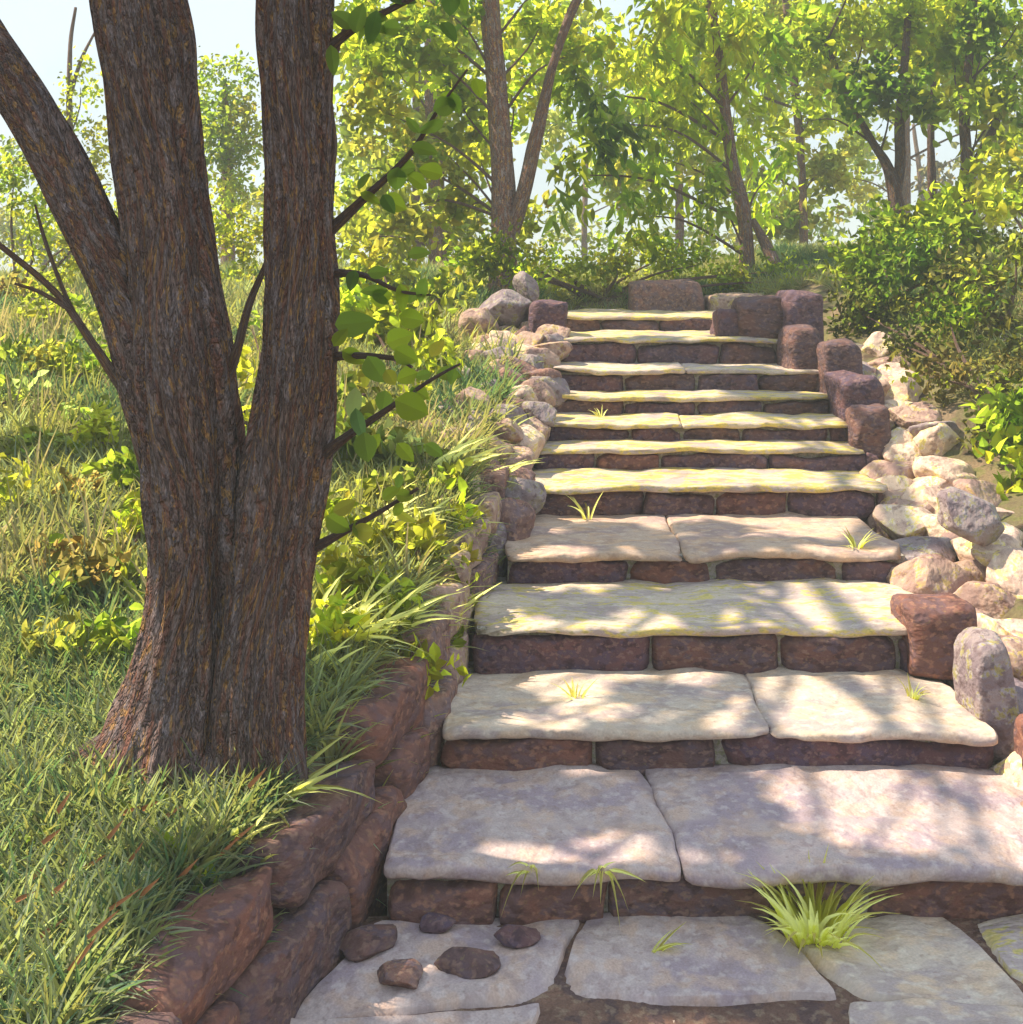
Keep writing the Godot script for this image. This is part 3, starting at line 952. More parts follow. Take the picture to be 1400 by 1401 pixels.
func build_main_tree() -> void:
	var D := 4.25
	var base := P(265, 1060, D)
	base.y = ground_h(base.x, D)
	var t := thing("big_tree", base, "big brown tree with two thick stems and a leaning one beside the steps", "tree")
	var s1 := run([[212, 1135, D, 200], [238, 1030, D, 190], [258, 920, D, 152], [270, 800, D, 132], [265, 660, D, 132], [250, 520, D, 128], [236, 380, D + 0.03, 118], [214, 190, D + 0.06, 114], [188, 0, D + 0.1, 114], [160, -200, D + 0.12, 104], [130, -460, D + 0.1, 90], [150, -760, D, 62]])
	var s2 := run([[352, 1150, D - 0.06, 128], [350, 1060, D - 0.08, 122], [352, 940, D - 0.1, 116], [366, 800, D - 0.1, 110], [388, 640, D - 0.1, 104], [408, 480, D - 0.1, 98], [412, 300, D - 0.1, 94], [408, 120, D - 0.1, 90], [402, -60, D - 0.1, 86], [410, -300, D - 0.05, 78], [440, -560, D, 66], [420, -800, D + 0.1, 48]])
	var s3 := run([[262, 700, D + 0.02, 96], [222, 540, D + 0.02, 104], [165, 400, D + 0.04, 72], [98, 260, D + 0.08, 66], [30, 140, D + 0.12, 62], [-60, -10, D + 0.18, 58], [-170, -200, D + 0.25, 56], [-300, -430, D + 0.3, 40]])
	part("stem", limb_mesh(s1, 110, 320, 0.030, 0.55, base, 1.0), mats["bark"], t)
	part("stem", limb_mesh(s2, 100, 320, 0.026, 0.28, base, 2.6), mats["bark"], t)
	part("leaning_stem", limb_mesh(s3, 72, 220, 0.018, 0.0, base, 4.0), mats["bark"], t)
	# roots running out into the grass
	for k in [[[215, 1010, D, 90], [150, 1030, D - 0.05, 60], [98, 1052, D - 0.1, 34], [60, 1075, D - 0.1, 12]], [[300, 1020, D - 0.1, 70], [285, 1070, D - 0.2, 50], [262, 1110, D - 0.25, 24]], [[385, 1000, D - 0.12, 46], [402, 1050, D - 0.16, 36], [414, 1085, D - 0.18, 16]]]:
		part("root", limb_mesh(run(k), 18, 30, 0.008, 0.0, base, k[0][0]), mats["bark"], t)
	# thin side branches; leaf: px, py, length px, turn, tone, shape
	branch(t, [[440, 488, D - 0.1, 16], [490, 486, D - 0.2, 10], [540, 490, D - 0.3, 7], [564, 502, D - 0.35, 4]], [[498, 442, 88, 1.5, 1, 0], [520, 515, 66, 2.6, 1, 2], [482, 565, 74, 3.3, 4, 1], [492, 592, 70, 3.0, 6, 1], [555, 460, 60, 1.2, 0, 2], [470, 455, 46, 0.6, 0, 0]], "bark", 7, [0, 1, 5])
	branch(t, [[432, 632, D - 0.1, 22], [470, 600, D - 0.2, 12], [530, 560, D - 0.3, 8], [590, 520, D - 0.4, 5], [630, 498, D - 0.45, 3]], [[575, 562, 76, 2.0, 0, 2], [622, 512, 52, 1.6, 1, 0], [502, 622, 62, 3.0, 1, 2], [560, 625, 50, 2.4, 0, 0], [546, 665, 40, 3.2, 1, 1], [602, 470, 44, 0.6, 5, 0], [600, 620, 44, 2.2, 1, 0]], "bark", 8, [0, 1, 4])
	branch(t, [[425, 752, D - 0.1, 16], [470, 728, D - 0.2, 9], [520, 700, D - 0.25, 6], [572, 668, D - 0.3, 3]], [[480, 690, 52, 1.2, 5, 0], [540, 670, 44, 0.9, 0, 0]], "bark", 6, [0, 5])
	branch(t, [[448, 318, D - 0.1, 18], [500, 270, D - 0.15, 12], [560, 212, D - 0.2, 9], [600, 150, D - 0.25, 5], [640, 95, D - 0.3, 3]], [[535, 285, 46, 2.6, 3, 0], [500, 240, 44, 0.4, 1, 1], [590, 205, 56, 1.7, 1, 0], [625, 140, 50, 2.0, 0, 0], [560, 165, 44, 5.6, 1, 1]], "bark", 10, [0, 1])
	branch(t, [[438, 76, D - 0.1, 18], [480, 42, D - 0.15, 12], [540, 10, D - 0.2, 9], [620, -30, D - 0.3, 5]], [[492, 14, 64, 0.2, 1, 0], [507, 50, 74, 3.4, 3, 1], [457, 92, 62, 3.0, 1, 1], [462, 20, 60, 5.4, 1, 0], [560, -2, 60, 1.6, 3, 0], [620, 48, 52, 2.4, 3, 0], [636, 10, 46, 2.7, 1, 0]], "bark", 8, [1, 3])
	branch(t, [[446, 374, D - 0.1, 14], [495, 376, D - 0.2, 9], [545, 398, D - 0.25, 6], [590, 404, D - 0.3, 3]], [[480, 390, 44, 3.4, 3, 0], [580, 345, 46, 1.4, 1, 0], [525, 372, 44, 1.5, 1, 0]], "bark", 7, [1, 0])
	branch(t, [[178, 545, D, 18], [132, 478, D - 0.05, 13], [78, 402, D - 0.1, 10], [0, 335, D - 0.15, 8], [-60, 290, D - 0.2, 4]], [], "bark_grey")
	branch(t, [[96, 424, D - 0.1, 8], [55, 400, D - 0.12, 6], [20, 388, D - 0.16, 4]], [], "bark_grey")
	branch(t, [[112, 448, D - 0.08, 8], [88, 400, D - 0.05, 6], [62, 330, D, 5], [48, 280, D, 3]], [], "bark_grey")
	branch(t, [[300, 540, D, 20], [322, 490, D - 0.02, 14], [342, 415, D, 11], [368, 352, D + 0.04, 8], [384, 300, D + 0.1, 4]], [], "bark_grey")
	branch(t, [[448, 250, D - 0.1, 12], [458, 200, D - 0.06, 8], [452, 120, D, 6], [470, 40, D + 0.1, 4]], [], "bark_grey")
	# the crown above the picture
	var high := [[0, -560, 4.3, 420, 220, 1, 0.5], [420, -640, 4.2, 380, 200, 1, 0.5], [-360, -380, 4.5, 300, 200, 1, 0.5], [200, -860, 4.2, 460, 200, 0, 0.5]]
	limbs_to(t, s1, high, 0.03, "bark")
	crown(t, high, "broad", 0.40, 0.08)

func build_trees() -> void:
	# the forked tree behind the bush, in the middle
	tree("forked_tree", "grey brown forked tree behind the bush, nearest the head of the steps", [[690, 345, 12.6, 34], [688, 250, 12.6, 30], [681, 130, 12.6, 28], [668, -10, 12.6, 27], [655, -220, 12.6, 22], [640, -420, 12.6, 14]], [[[700, 318, 12.6, 24], [720, 250, 12.5, 20], [738, 170, 12.4, 17], [760, 80, 12.3, 12], [800, -20, 12.2, 12], [880, -120, 12.0, 6]]],
		[[560, 55, 12.3, 70, 60, 1], [520, 150, 12.5, 55, 65, 3, 0.8], [605, 205, 12.8, 55, 60, 3, 0.7], [560, 285, 12.8, 75, 55, 3, 0.9], [618, 120, 12.9, 50, 55, 0], [500, 30, 12.9, 50, 60, 0], [640, 290, 13.0, 40, 40, 3], [745, 25, 12.9, 60, 50, 0], [800, 70, 12.8, 55, 55, 0, 0.8], [610, 15, 12.6, 60, 45, 1, 0.8], [500, 230, 13.2, 45, 55, 3, 0.7], [700, 130, 13.2, 34, 60, 0, 0.8], [655, 210, 13.2, 34, 50, 0, 0.7], [720, 300, 13.4, 30, 30, 3, 0.7], [780, -60, 12.6, 130, 50, 0, 0.4], [560, -70, 12.6, 150, 60, 1, 0.4], [660, -240, 12.6, 200, 90, 0, 0.15]], "broad", 0.30, 0.62, "bark_grey")
	# the drooping tree over the landing
	tree("drooping_tree", "slender leaning tree with hanging bright leaves straight behind the landing", [[1022, 392, 13.6, 22], [1018, 300, 13.6, 18], [1000, 210, 13.6, 15], [985, 90, 13.6, 14], [965, -60, 13.6, 12], [940, -240, 13.6, 7]], [[[1074, 392, 13.4, 26], [1052, 345, 13.5, 16], [1030, 300, 13.6, 8]]],
		[[880, 50, 13.2, 80, 75, 0], [965, 35, 13.5, 75, 70, 0], [835, 170, 12.9, 36, 75, 2, 0.7], [900, 215, 13.2, 48, 75, 1], [935, 130, 13.6, 55, 60, 0], [1005, 150, 13.8, 55, 65, 0], [870, 295, 13.1, 40, 40, 1, 0.7], [975, 270, 13.4, 35, 55, 1, 0.7], [785, 240, 12.8, 26, 45, 1, 0.8], [1055, 240, 14.2, 40, 60, 0, 0.6], [1040, 60, 14.0, 50, 70, 1, 0.8], [940, -70, 13.5, 150, 50, 0, 0.3], [800, 130, 13.0, 30, 50, 1, 0.7]], "hang", 0.36, 0.62, "bark_grey")
	# the trees at the right
	tree("forked_sapling", "sapling forking low under a dark green crown above the brown bank", [[1228, 292, 14.6, 22], [1222, 250, 14.6, 18], [1212, 222, 14.6, 14], [1195, 196, 14.6, 11], [1165, 140, 14.6, 8], [1130, 60, 14.6, 5]], [[[1224, 270, 14.6, 17], [1232, 225, 14.6, 15], [1232, 165, 14.6, 13], [1240, 60, 14.6, 10], [1250, -80, 14.6, 6]]],
		[[1215, 122, 14.2, 72, 46, 2, 1.4], [1180, 30, 14.8, 75, 55, 0], [1118, 60, 14.7, 45, 70, 0], [1110, 165, 14.8, 38, 50, 1], [1262, 30, 14.9, 60, 50, 0], [1180, -60, 14.8, 130, 50, 0, 0.3]], "broad", 0.30, 0.72, "bark", "saplings above the brown bank")
	tree("sapling", "sapling with two upright arms beside the yellow bush", [[1322, 290, 14.2, 26], [1324, 245, 14.2, 22], [1322, 205, 14.2, 16], [1320, 150, 14.2, 13], [1330, 40, 14.2, 9], [1340, -80, 14.2, 5]], [[[1326, 240, 14.2, 14], [1345, 205, 14.2, 12], [1362, 170, 14.2, 9], [1390, 100, 14.2, 5]]],
		[[1350, 50, 13.8, 48, 45, 2, 0.9], [1335, 140, 14.0, 75, 36, 1], [1395, 130, 14.0, 55, 50, 1], [1310, 80, 14.6, 60, 45, 0], [1400, 20, 14.2, 60, 60, 0], [1330, -60, 14.2, 120, 50, 0, 0.3], [1290, -10, 14.5, 60, 50, 0]], "broad", 0.30, 0.72, "bark", "saplings above the brown bank")
	tree("sapling", "thinnest sapling standing between the two forked ones", [[1276, 300, 15.4, 13], [1275, 240, 15.4, 12], [1274, 180, 15.4, 10], [1278, 100, 15.4, 7], [1270, 0, 15.4, 4]], [], [[1270, 70, 15.4, 55, 40, 0], [1290, 0, 15.4, 60, 60, 0]], "broad", 0.30, 0.7, "bark", "saplings above the brown bank")
	tree("tall_tree", "broad yellow green tree filling the gap behind the landing", [[1100, 330, 19.0, 12], [1095, 200, 19.0, 11], [1080, 50, 19.0, 10], [1060, -150, 19.0, 6]], [], [[1060, 40, 18.8, 70, 70, 0], [1120, 120, 19.0, 60, 60, 0], [1150, 210, 19.0, 50, 60, 3], [1080, 300, 19.2, 60, 45, 3], [1000, 60, 19.0, 60, 60, 1], [1130, -40, 19.0, 120, 50, 0, 0.4], [900, 120, 19.5, 60, 60, 0], [960, 220, 19.5, 50, 50, 3, 0.6]], "broad", 0.38, 0.6, "bark_grey")
	tree("tall_tree", "olive tree standing farthest back behind the forked tree", [[600, 340, 18.0, 26], [596, 220, 18.0, 22], [590, 60, 18.0, 18], [600, -120, 18.0, 9]], [], [[520, 90, 18.0, 60, 70, 0], [600, 60, 18.0, 60, 60, 0], [560, 200, 18.0, 60, 60, 3], [640, 180, 18.0, 50, 60, 0, 0.7], [520, 320, 18.0, 60, 50, 5], [620, 320, 18.0, 60, 40, 3], [740, 110, 18.0, 50, 60, 0, 0.7], [600, -60, 18.0, 120, 50, 0, 0.4], [480, 330, 17.0, 40, 50, 5]], "broad", 0.38, 0.6, "bark_grey")
	tree("backdrop_tree", "wide bright tree closing the view behind the slender leaning tree", [[930, 345, 23.0, 12], [930, 250, 23.0, 11], [925, 100, 23.0, 9], [930, -80, 23.0, 5]], [], [[790, 60, 23.0, 70, 70, 0, 0.9], [870, 130, 23.0, 70, 70, 0, 0.9], [950, 60, 23.0, 80, 70, 0, 0.9], [1030, 130, 23.0, 60, 70, 0, 0.9], [850, 240, 23.0, 50, 60, 0, 0.8], [980, 230, 23.0, 50, 60, 3, 0.8], [1060, 260, 23.0, 50, 60, 0, 0.9], [1060, 20, 23.0, 70, 60, 0, 0.9], [760, 170, 23.0, 40, 60, 4, 0.6]], "broad", 0.46, 0.8, "bark_grey")
	tree("backdrop_tree", "wide lime tree closing the view behind the saplings", [[1240, 330, 24.0, 12], [1240, 230, 24.0, 11], [1240, 90, 24.0, 9], [1240, -80, 24.0, 5]], [], [[1130, 40, 24.0, 70, 70, 0, 1.0], [1210, 50, 24.0, 70, 70, 0, 1.0], [1300, 50, 24.0, 70, 70, 0, 1.0], [1390, 60, 24.0, 70, 80, 0, 1.0], [1150, 140, 24.0, 60, 60, 0, 0.9], [1300, 140, 24.0, 80, 40, 0, 0.9], [1140, 240, 24.0, 50, 60, 3, 0.8], [1390, 170, 24.0, 60, 60, 5, 0.9]], "broad", 0.46, 0.6, "bark_grey")
	tree("backdrop_tree", "wide olive tree closing the view between the dark stem and the forked tree", [[570, 345, 22.0, 12], [570, 250, 22.0, 11], [570, 100, 22.0, 9], [570, -80, 22.0, 5]], [], [[490, 60, 22.0, 60, 70, 0, 0.9], [570, 50, 22.0, 60, 70, 0, 0.9], [650, 60, 22.0, 50, 70, 0, 0.8], [720, 40, 22.0, 60, 60, 0, 0.9], [500, 170, 22.0, 50, 60, 3, 0.9], [580, 170, 22.0, 60, 60, 0, 0.8], [500, 280, 22.0, 60, 60, 0, 0.9], [600, 280, 22.0, 60, 60, 3, 0.9], [640, 200, 22.0, 40, 50, 3, 0.7]], "broad", 0.46, 0.55, "bark_grey")
	# a loose belt of trees far behind, down the other side of the hill
	tree("distant_tree", "pale distant tree low behind the hanging leaves over the landing", [[800, 352, 34.0, 8], [800, 280, 34.0, 7], [805, 200, 34.0, 4]], [], [[770, 320, 34.0, 50, 28, 4, 0.8], [840, 330, 34.0, 50, 26, 0, 0.9], [880, 270, 34.0, 45, 40, 0, 0.8], [820, 190, 34.0, 40, 50, 0, 0.6], [920, 330, 34.0, 50, 26, 3]], "fine", 0.8, 0.7, "bark_grey", "distant trees")
	tree("distant_tree", "yellow green distant tree behind the leaning slender tree", [[1010, 352, 38.0, 8], [1010, 280, 38.0, 7], [1000, 180, 38.0, 4]], [], [[990, 320, 38.0, 55, 32, 3], [1060, 300, 38.0, 50, 40, 0], [1000, 220, 38.0, 50, 50, 0, 0.8], [1080, 190, 38.0, 50, 50, 0, 0.8], [950, 160, 38.0, 40, 50, 0, 0.7], [1110, 330, 38.0, 50, 30, 1]], "fine", 0.9, 0.7, "bark_grey", "distant trees")
	tree("distant_tree", "distant tree behind the saplings and the purple haze of twigs", [[1260, 345, 36.0, 8], [1260, 260, 36.0, 7], [1250, 170, 36.0, 4]], [], [[1190, 280, 36.0, 50, 40, 3], [1260, 250, 36.0, 50, 30, 6, 0.8], [1320, 250, 36.0, 50, 36, 6, 0.8], [1170, 200, 36.0, 45, 45, 0], [1390, 200, 36.0, 50, 60, 0], [1280, 110, 36.0, 60, 50, 0], [1380, 300, 36.0, 60, 40, 3]], "fine", 0.9, 0.7, "bark_grey", "distant trees")
	tree("distant_tree", "olive distant tree low between the dark stem and the forked tree", [[540, 350, 33.0, 8], [540, 280, 33.0, 7], [545, 200, 33.0, 4]], [], [[490, 320, 33.0, 45, 40, 5], [550, 300, 33.0, 50, 45, 3], [620, 310, 33.0, 45, 40, 3], [500, 220, 33.0, 40, 50, 0, 0.8], [580, 200, 33.0, 50, 55, 0, 0.8], [650, 240, 33.0, 40, 50, 3, 0.8], [650, 120, 33.0, 40, 60, 0, 0.7], [520, 110, 33.0, 45, 50, 0, 0.7]], "fine", 0.8, 0.7, "bark_grey", "distant trees")
	tree("distant_tree", "low distant tree at the far edge of the meadow", [[60, 352, 36.0, 8], [60, 300, 36.0, 7], [60, 240, 36.0, 4]], [], [[20, 320, 36.0, 60, 50, 3, 1.6], [90, 325, 36.0, 60, 45, 0, 1.6], [150, 330, 36.0, 60, 40, 5, 1.6], [20, 220, 36.0, 30, 45, 1, 0.8], [280, 330, 36.0, 50, 35, 3], [360, 300, 36.0, 40, 50, 3]], "fine", 0.8, 0.7, "bark_grey", "distant trees")
	# left of and between the stems
	tree("round_tree", "bright green round headed tree seen between the two thick stems", [[312, 380, 21.0, 20], [312, 280, 21.0, 18], [310, 180, 21.0, 12], [308, 110, 21.0, 5]], [], [[308, 130, 21.0, 48, 55, 1, 1.1], [300, 200, 20.6, 55, 50, 1], [335, 190, 20.8, 40, 60, 3], [270, 150, 21.0, 25, 50, 0, 0.8], [330, 260, 20.6, 45, 40, 0]], "fine", 0.42, 0.8, "bark_grey", "")
	tree("young_tree", "thin young tree against the sky behind the leaning stem", [[100, 380, 17.0, 10], [96, 260, 17.0, 9], [95, 150, 17.0, 8], [97, 60, 17.0, 5], [104, 10, 17.0, 3]], [[[96, 130, 17.0, 6], [112, 80, 17.0, 5], [130, 45, 17.0, 3]]], [[110, 120, 17.0, 24, 40, 0, 0.6], [85, 190, 17.0, 30, 55, 0, 0.6], [130, 200, 17.0, 28, 60, 3, 0.7], [60, 250, 16.8, 40, 45, 0, 0.7]], "fine", 0.34, 0.6, "bark_grey", "")
	# a tree beyond the frame whose boughs reach over the steps and dapple them
	var o := thing("overhanging_tree", foot(-4.3, 7.2), "tall tree beside the meadow whose boughs reach over the steps", "tree")
	var tr := [Vector4(-4.3, ground_h(-4.3, 7.2) - 0.1, -7.2, 0.26), Vector4(-4.2, 2.5, -7.3, 0.20), Vector4(-3.9, 4.6, -7.5, 0.17), Vector4(-3.3, 6.2, -7.7, 0.12), Vector4(-2.6, 7.4, -7.9, 0.06)]
	part("trunk", limb_mesh(tr, 16, 40, 0.012, 0.4, o.position, 3.0), mats["bark"], o)
	var where := []
	var tints := []
	# each bough ends in a clump; x, d and breadth of the shade that it throws, with the height that it hangs at
	for s in [[-0.25, 4.5, 0.26, 5.2], [0.08, 4.6, 0.27, 5.4], [0.62, 4.75, 0.2, 5.1], [0.74, 4.4, 0.21, 5.3], [-0.08, 5.25, 0.15, 5.0], [0.62, 5.28, 0.16, 5.5], [0.0, 3.75, 0.28, 5.3], [0.55, 3.85, 0.24, 5.2], [1.05, 3.85, 0.26, 5.6], [1.45, 3.8, 0.34, 5.3], [1.3, 3.45, 0.32, 5.6], [1.6, 3.3, 0.34, 5.2], [0.95, 3.5, 0.2, 5.0], [-0.4, 3.3, 0.26, 5.4], [0.25, 6.0, 0.2, 5.6], [0.75, 6.1, 0.17, 5.4], [0.55, 6.95, 0.2, 5.7], [1.1, 7.0, 0.14, 5.5], [1.65, 9.3, 0.26, 5.8], [1.95, 8.8, 0.24, 5.9], [1.2, 9.75, 0.2, 5.9], [2.1, 9.9, 0.3, 6.0]]:
		var ty := table(T_STAIR, s[1]) + 0.1
		var k: float = (s[3] - ty) / SUN.y
		var at := Vector3(s[0], ty, -s[1]) + SUN * k
		var a := spline(tr, clampf((s[3] - 2.0) / 4.6, 0.4, 0.95))
		var m := Vector3(a.x, a.y, a.z).lerp(at, 0.5) + Vector3(0, 0.35, 0)
		part("limb", limb_mesh([Vector4(a.x, a.y, a.z, 0.05), Vector4(m.x, m.y, m.z, 0.03), Vector4(at.x, at.y, at.z, 0.008)], 6, 10, 0.0, 0.0, o.position), mats["bark"], o)
		for i in int(130.0 * s[2] * s[2] / 0.09):
			var v: Vector3 = Vector3(rng.randfn(0, 1), rng.randfn(0, 1), rng.randfn(0, 1)).normalized() * pow(rng.randf(), 0.4) * s[2] * Vector3(1, 0.7, 1)
			where.append(Transform3D(Basis.from_euler(Vector3(rr(0, TAU), rr(0, TAU), rr(0, TAU))).scaled(Vector3.ONE * rr(0.14, 0.24)), at + v - o.position))
			tints.append(tone(pick([0, 1, 1, 3])))
	bake("crown", [sprays["broad0"], sprays["broad1"]], where, tints, o)

func build_shrubs() -> void:
	shrub("hedge", "low bright yellow green bush behind the landing", foot(0.9, 13.0), [[775, 376, 12.8, 40, 26, 0, 1.5], [840, 366, 12.9, 50, 28, 5, 1.5], [905, 355, 13.3, 45, 26, 0, 1.5], [960, 362, 13.2, 40, 26, 0, 1.5], [1000, 378, 13.0, 30, 20, 5, 1.5], [740, 360, 13.0, 30, 28, 0, 1.3], [1060, 372, 13.0, 36, 24, 0, 1.3], [1100, 385, 12.6, 30, 22, 0, 1.2], [690, 345, 12.1, 44, 26, 3, 1.4], [640, 360, 12.0, 44, 26, 0, 1.3], [720, 372, 11.9, 34, 20, 0, 1.2]], "fine", 0.24, 0.9)
	shrub("dark_shrub", "dark green shrub on the shady bank behind the pier", foot(3.1, 10.6), [[1180, 345, 10.8, 60, 50, 1], [1240, 390, 10.4, 80, 70, 2, 1.2], [1310, 370, 10.6, 60, 55, 7], [1190, 430, 10.2, 60, 50, 7, 1.0], [1260, 320, 10.8, 50, 36, 1], [1300, 440, 10.2, 70, 55, 6]], "fine", 0.26, 0.85)
	shrub("brown_thicket", "brownish thicket at the edge of the picture above the boulders", foot(3.9, 9.6), [[1350, 420, 9.6, 70, 70, 6], [1390, 350, 9.8, 50, 50, 7], [1330, 500, 9.2, 80, 50, 6], [1400, 500, 9.0, 60, 60, 7], [1240, 500, 9.4, 60, 40, 7], [1350, 560, 8.8, 60, 40, 6, 0.7]], "fine", 0.24, 0.8)
	shrub("shady_scrub", "grey brown scrub on the shaded slope just above the boulders", foot(3.2, 8.2), [seated(1230, 470, 50, 34, 7, 1.0), seated(1290, 520, 50, 40, 6, 1.0), seated(1350, 580, 40, 46, 7, 1.0), seated(1390, 520, 50, 50, 6, 1.0), seated(1180, 430, 40, 34, 7), seated(1300, 440, 60, 50, 2, 1.0)], "fine", 0.2, 0.8)
	shrub("leafy_shoots", "bright green shoots growing beside the mauve slab", foot(3.2, 7.4), [[1385, 600, 7.4, 30, 60, 1], [1395, 660, 7.2, 26, 50, 0], [1375, 570, 7.5, 26, 30, 1]], "broad", 0.2, 0.7)
	shrub("bright_shrub", "fresh green sprigs topping the dark shrub below the saplings", foot(3.7, 11.6), [[1255, 300, 11.6, 30, 26, 0], [1290, 290, 11.6, 36, 26, 0], [1365, 280, 11.6, 36, 30, 0], [1320, 320, 11.4, 50, 26, 1], [1200, 310, 11.8, 36, 30, 1]], "broad", 0.24, 0.8)
	shrub("yellow_bush", "bright yellow bush at the edge of the picture below the saplings", foot(5.8, 13.4), [[1392, 225, 13.4, 45, 50, 5, 1.1], [1380, 270, 13.2, 40, 30, 5], [1340, 235, 13.8, 30, 30, 0, 0.6]], "broad", 0.28, 0.8)
	shrub("leafy_bush", "leafy yellow green bush beside the thick stem and the rubble stones", foot(-0.95, 8.6), [seated(500, 440, 46, 50, 0), seated(560, 450, 52, 50, 5, 0.8), seated(610, 400, 40, 36, 3), seated(490, 550, 40, 50, 3, 0.9), seated(555, 555, 46, 45, 0, 0.8), seated(520, 365, 60, 45, 5, 0.8), seated(600, 500, 36, 40, 0, 0.8), seated(485, 620, 40, 40, 3, 0.7), seated(560, 630, 40, 34, 4, 0.5)], "broad", 0.21, 1.3)
	shrub("meadow_bush", "yellow bush seen between the stems of the big tree", foot(-3.2, 14.0), [[330, 320, 14.0, 45, 40, 5, 1.1], [320, 380, 13.6, 50, 40, 5], [350, 440, 13.0, 40, 40, 3], [290, 300, 14.2, 30, 30, 0]], "fine", 0.26, 0.85)
	shrub("meadow_bush", "pale olive bush behind the leaning stem", foot(-5.2, 13.0), [[40, 320, 13.0, 50, 50, 0, 0.8], [20, 240, 13.2, 40, 45, 1, 0.8], [100, 330, 13.4, 40, 60, 5, 0.7], [60, 400, 12.6, 60, 40, 5, 0.8], [150, 300, 13.5, 25, 50, 4, 0.7], [10, 420, 12.4, 40, 30, 3]], "fine", 0.26, 0.8)
	var low := [
		["yellow green bush with pale leaves low on the bank behind the dry weeds", [[135, 605, 40, 46, 0, 0.9], [178, 600, 18, 50, 4, 0.6], [105, 575, 24, 36, 4, 0.5]]],
		["sage green bush at the edge of the meadow behind the leaning stem", [[20, 548, 36, 34, 4, 0.8], [60, 500, 55, 40, 3, 0.7], [130, 500, 40, 40, 1, 0.6]]],
		["bluish green bush at the edge of the picture beyond the yellow one", [[35, 620, 36, 28, 1, 0.9], [75, 615, 26, 24, 4, 0.5]]],
		["bright yellow bush at the edge of the picture beside the reddish one", [[18, 690, 30, 42, 5, 1.0]]],
		["dry reddish bush just behind the pinkish weeds", [[105, 668, 60, 26, 8, 0.8], [150, 655, 36, 30, 0, 0.6]]],
		["slim yellow green bush close against the thick stem", [[184, 720, 16, 52, 0, 0.8], [180, 650, 18, 44, 1, 0.7]]],
		["olive bush seen through the gap between the stems", [[335, 560, 24, 70, 0, 0.7], [345, 450, 24, 50, 3, 0.8], [330, 640, 16, 40, 4, 0.5]]],
		["straw coloured bush along the far edge of the meadow", [[60, 430, 60, 24, 5, 0.7], [20, 400, 30, 24, 8, 0.5], [140, 440, 40, 24, 3, 0.7]]],
		["dry pinkish weeds in the meadow beside the thick stem", [[120, 790, 66, 44, 8, 1.0], [80, 770, 50, 40, 8, 0.8]]],
		["low olive weeds in the near meadow", [[60, 880, 50, 30, 3, 0.5], [150, 880, 30, 40, 1, 0.5]]]]
	for b in low:
		var cl := []
		for c in b[1]:
			cl.append(seated(c[0], c[1], c[2], c[3], c[4], c[5]))
		var at := P(cl[0][0], cl[0][1], cl[0][2])
		shrub("meadow_bush", b[0], foot(at.x, -at.z), cl, "broad", 0.15, 0.8, "bushes on the meadow bank")
	# small leafy clumps along the foot of the trunk, leaning to the steps
	var spill := [["yellow leafy clump on the bank beside the dark stem", [[480, 800, 44, 60, 5, 0.9], [455, 860, 26, 60, 0, 0.9], [530, 830, 44, 46, 0, 0.8]]],
		["bright leafy clump spilling over the wall beside the fourth tread", [[560, 740, 56, 44, 5, 0.9], [620, 715, 44, 30, 0, 0.9], [600, 790, 40, 40, 3, 0.8]]],
		["deep green leafy clump spilling towards the third riser", [[590, 870, 50, 34, 1, 0.9], [540, 900, 50, 30, 0, 0.8], [630, 840, 26, 30, 3, 0.8]]],
		["olive leafy clump under the rubble stones", [[520, 680, 50, 34, 3, 0.9], [600, 665, 40, 26, 3, 0.7], [470, 720, 34, 40, 0, 0.8]]]]
	for b in spill:
		var cl := []
		for c in b[1]:
			cl.append(seated(c[0], c[1], c[2], c[3], c[4], c[5]))
		var at := P(cl[0][0], cl[0][1], cl[0][2])
		shrub("bank_bush", b[0], foot(at.x, -at.z), cl, "broad", 0.15, 0.6, "leafy clumps along the bank")

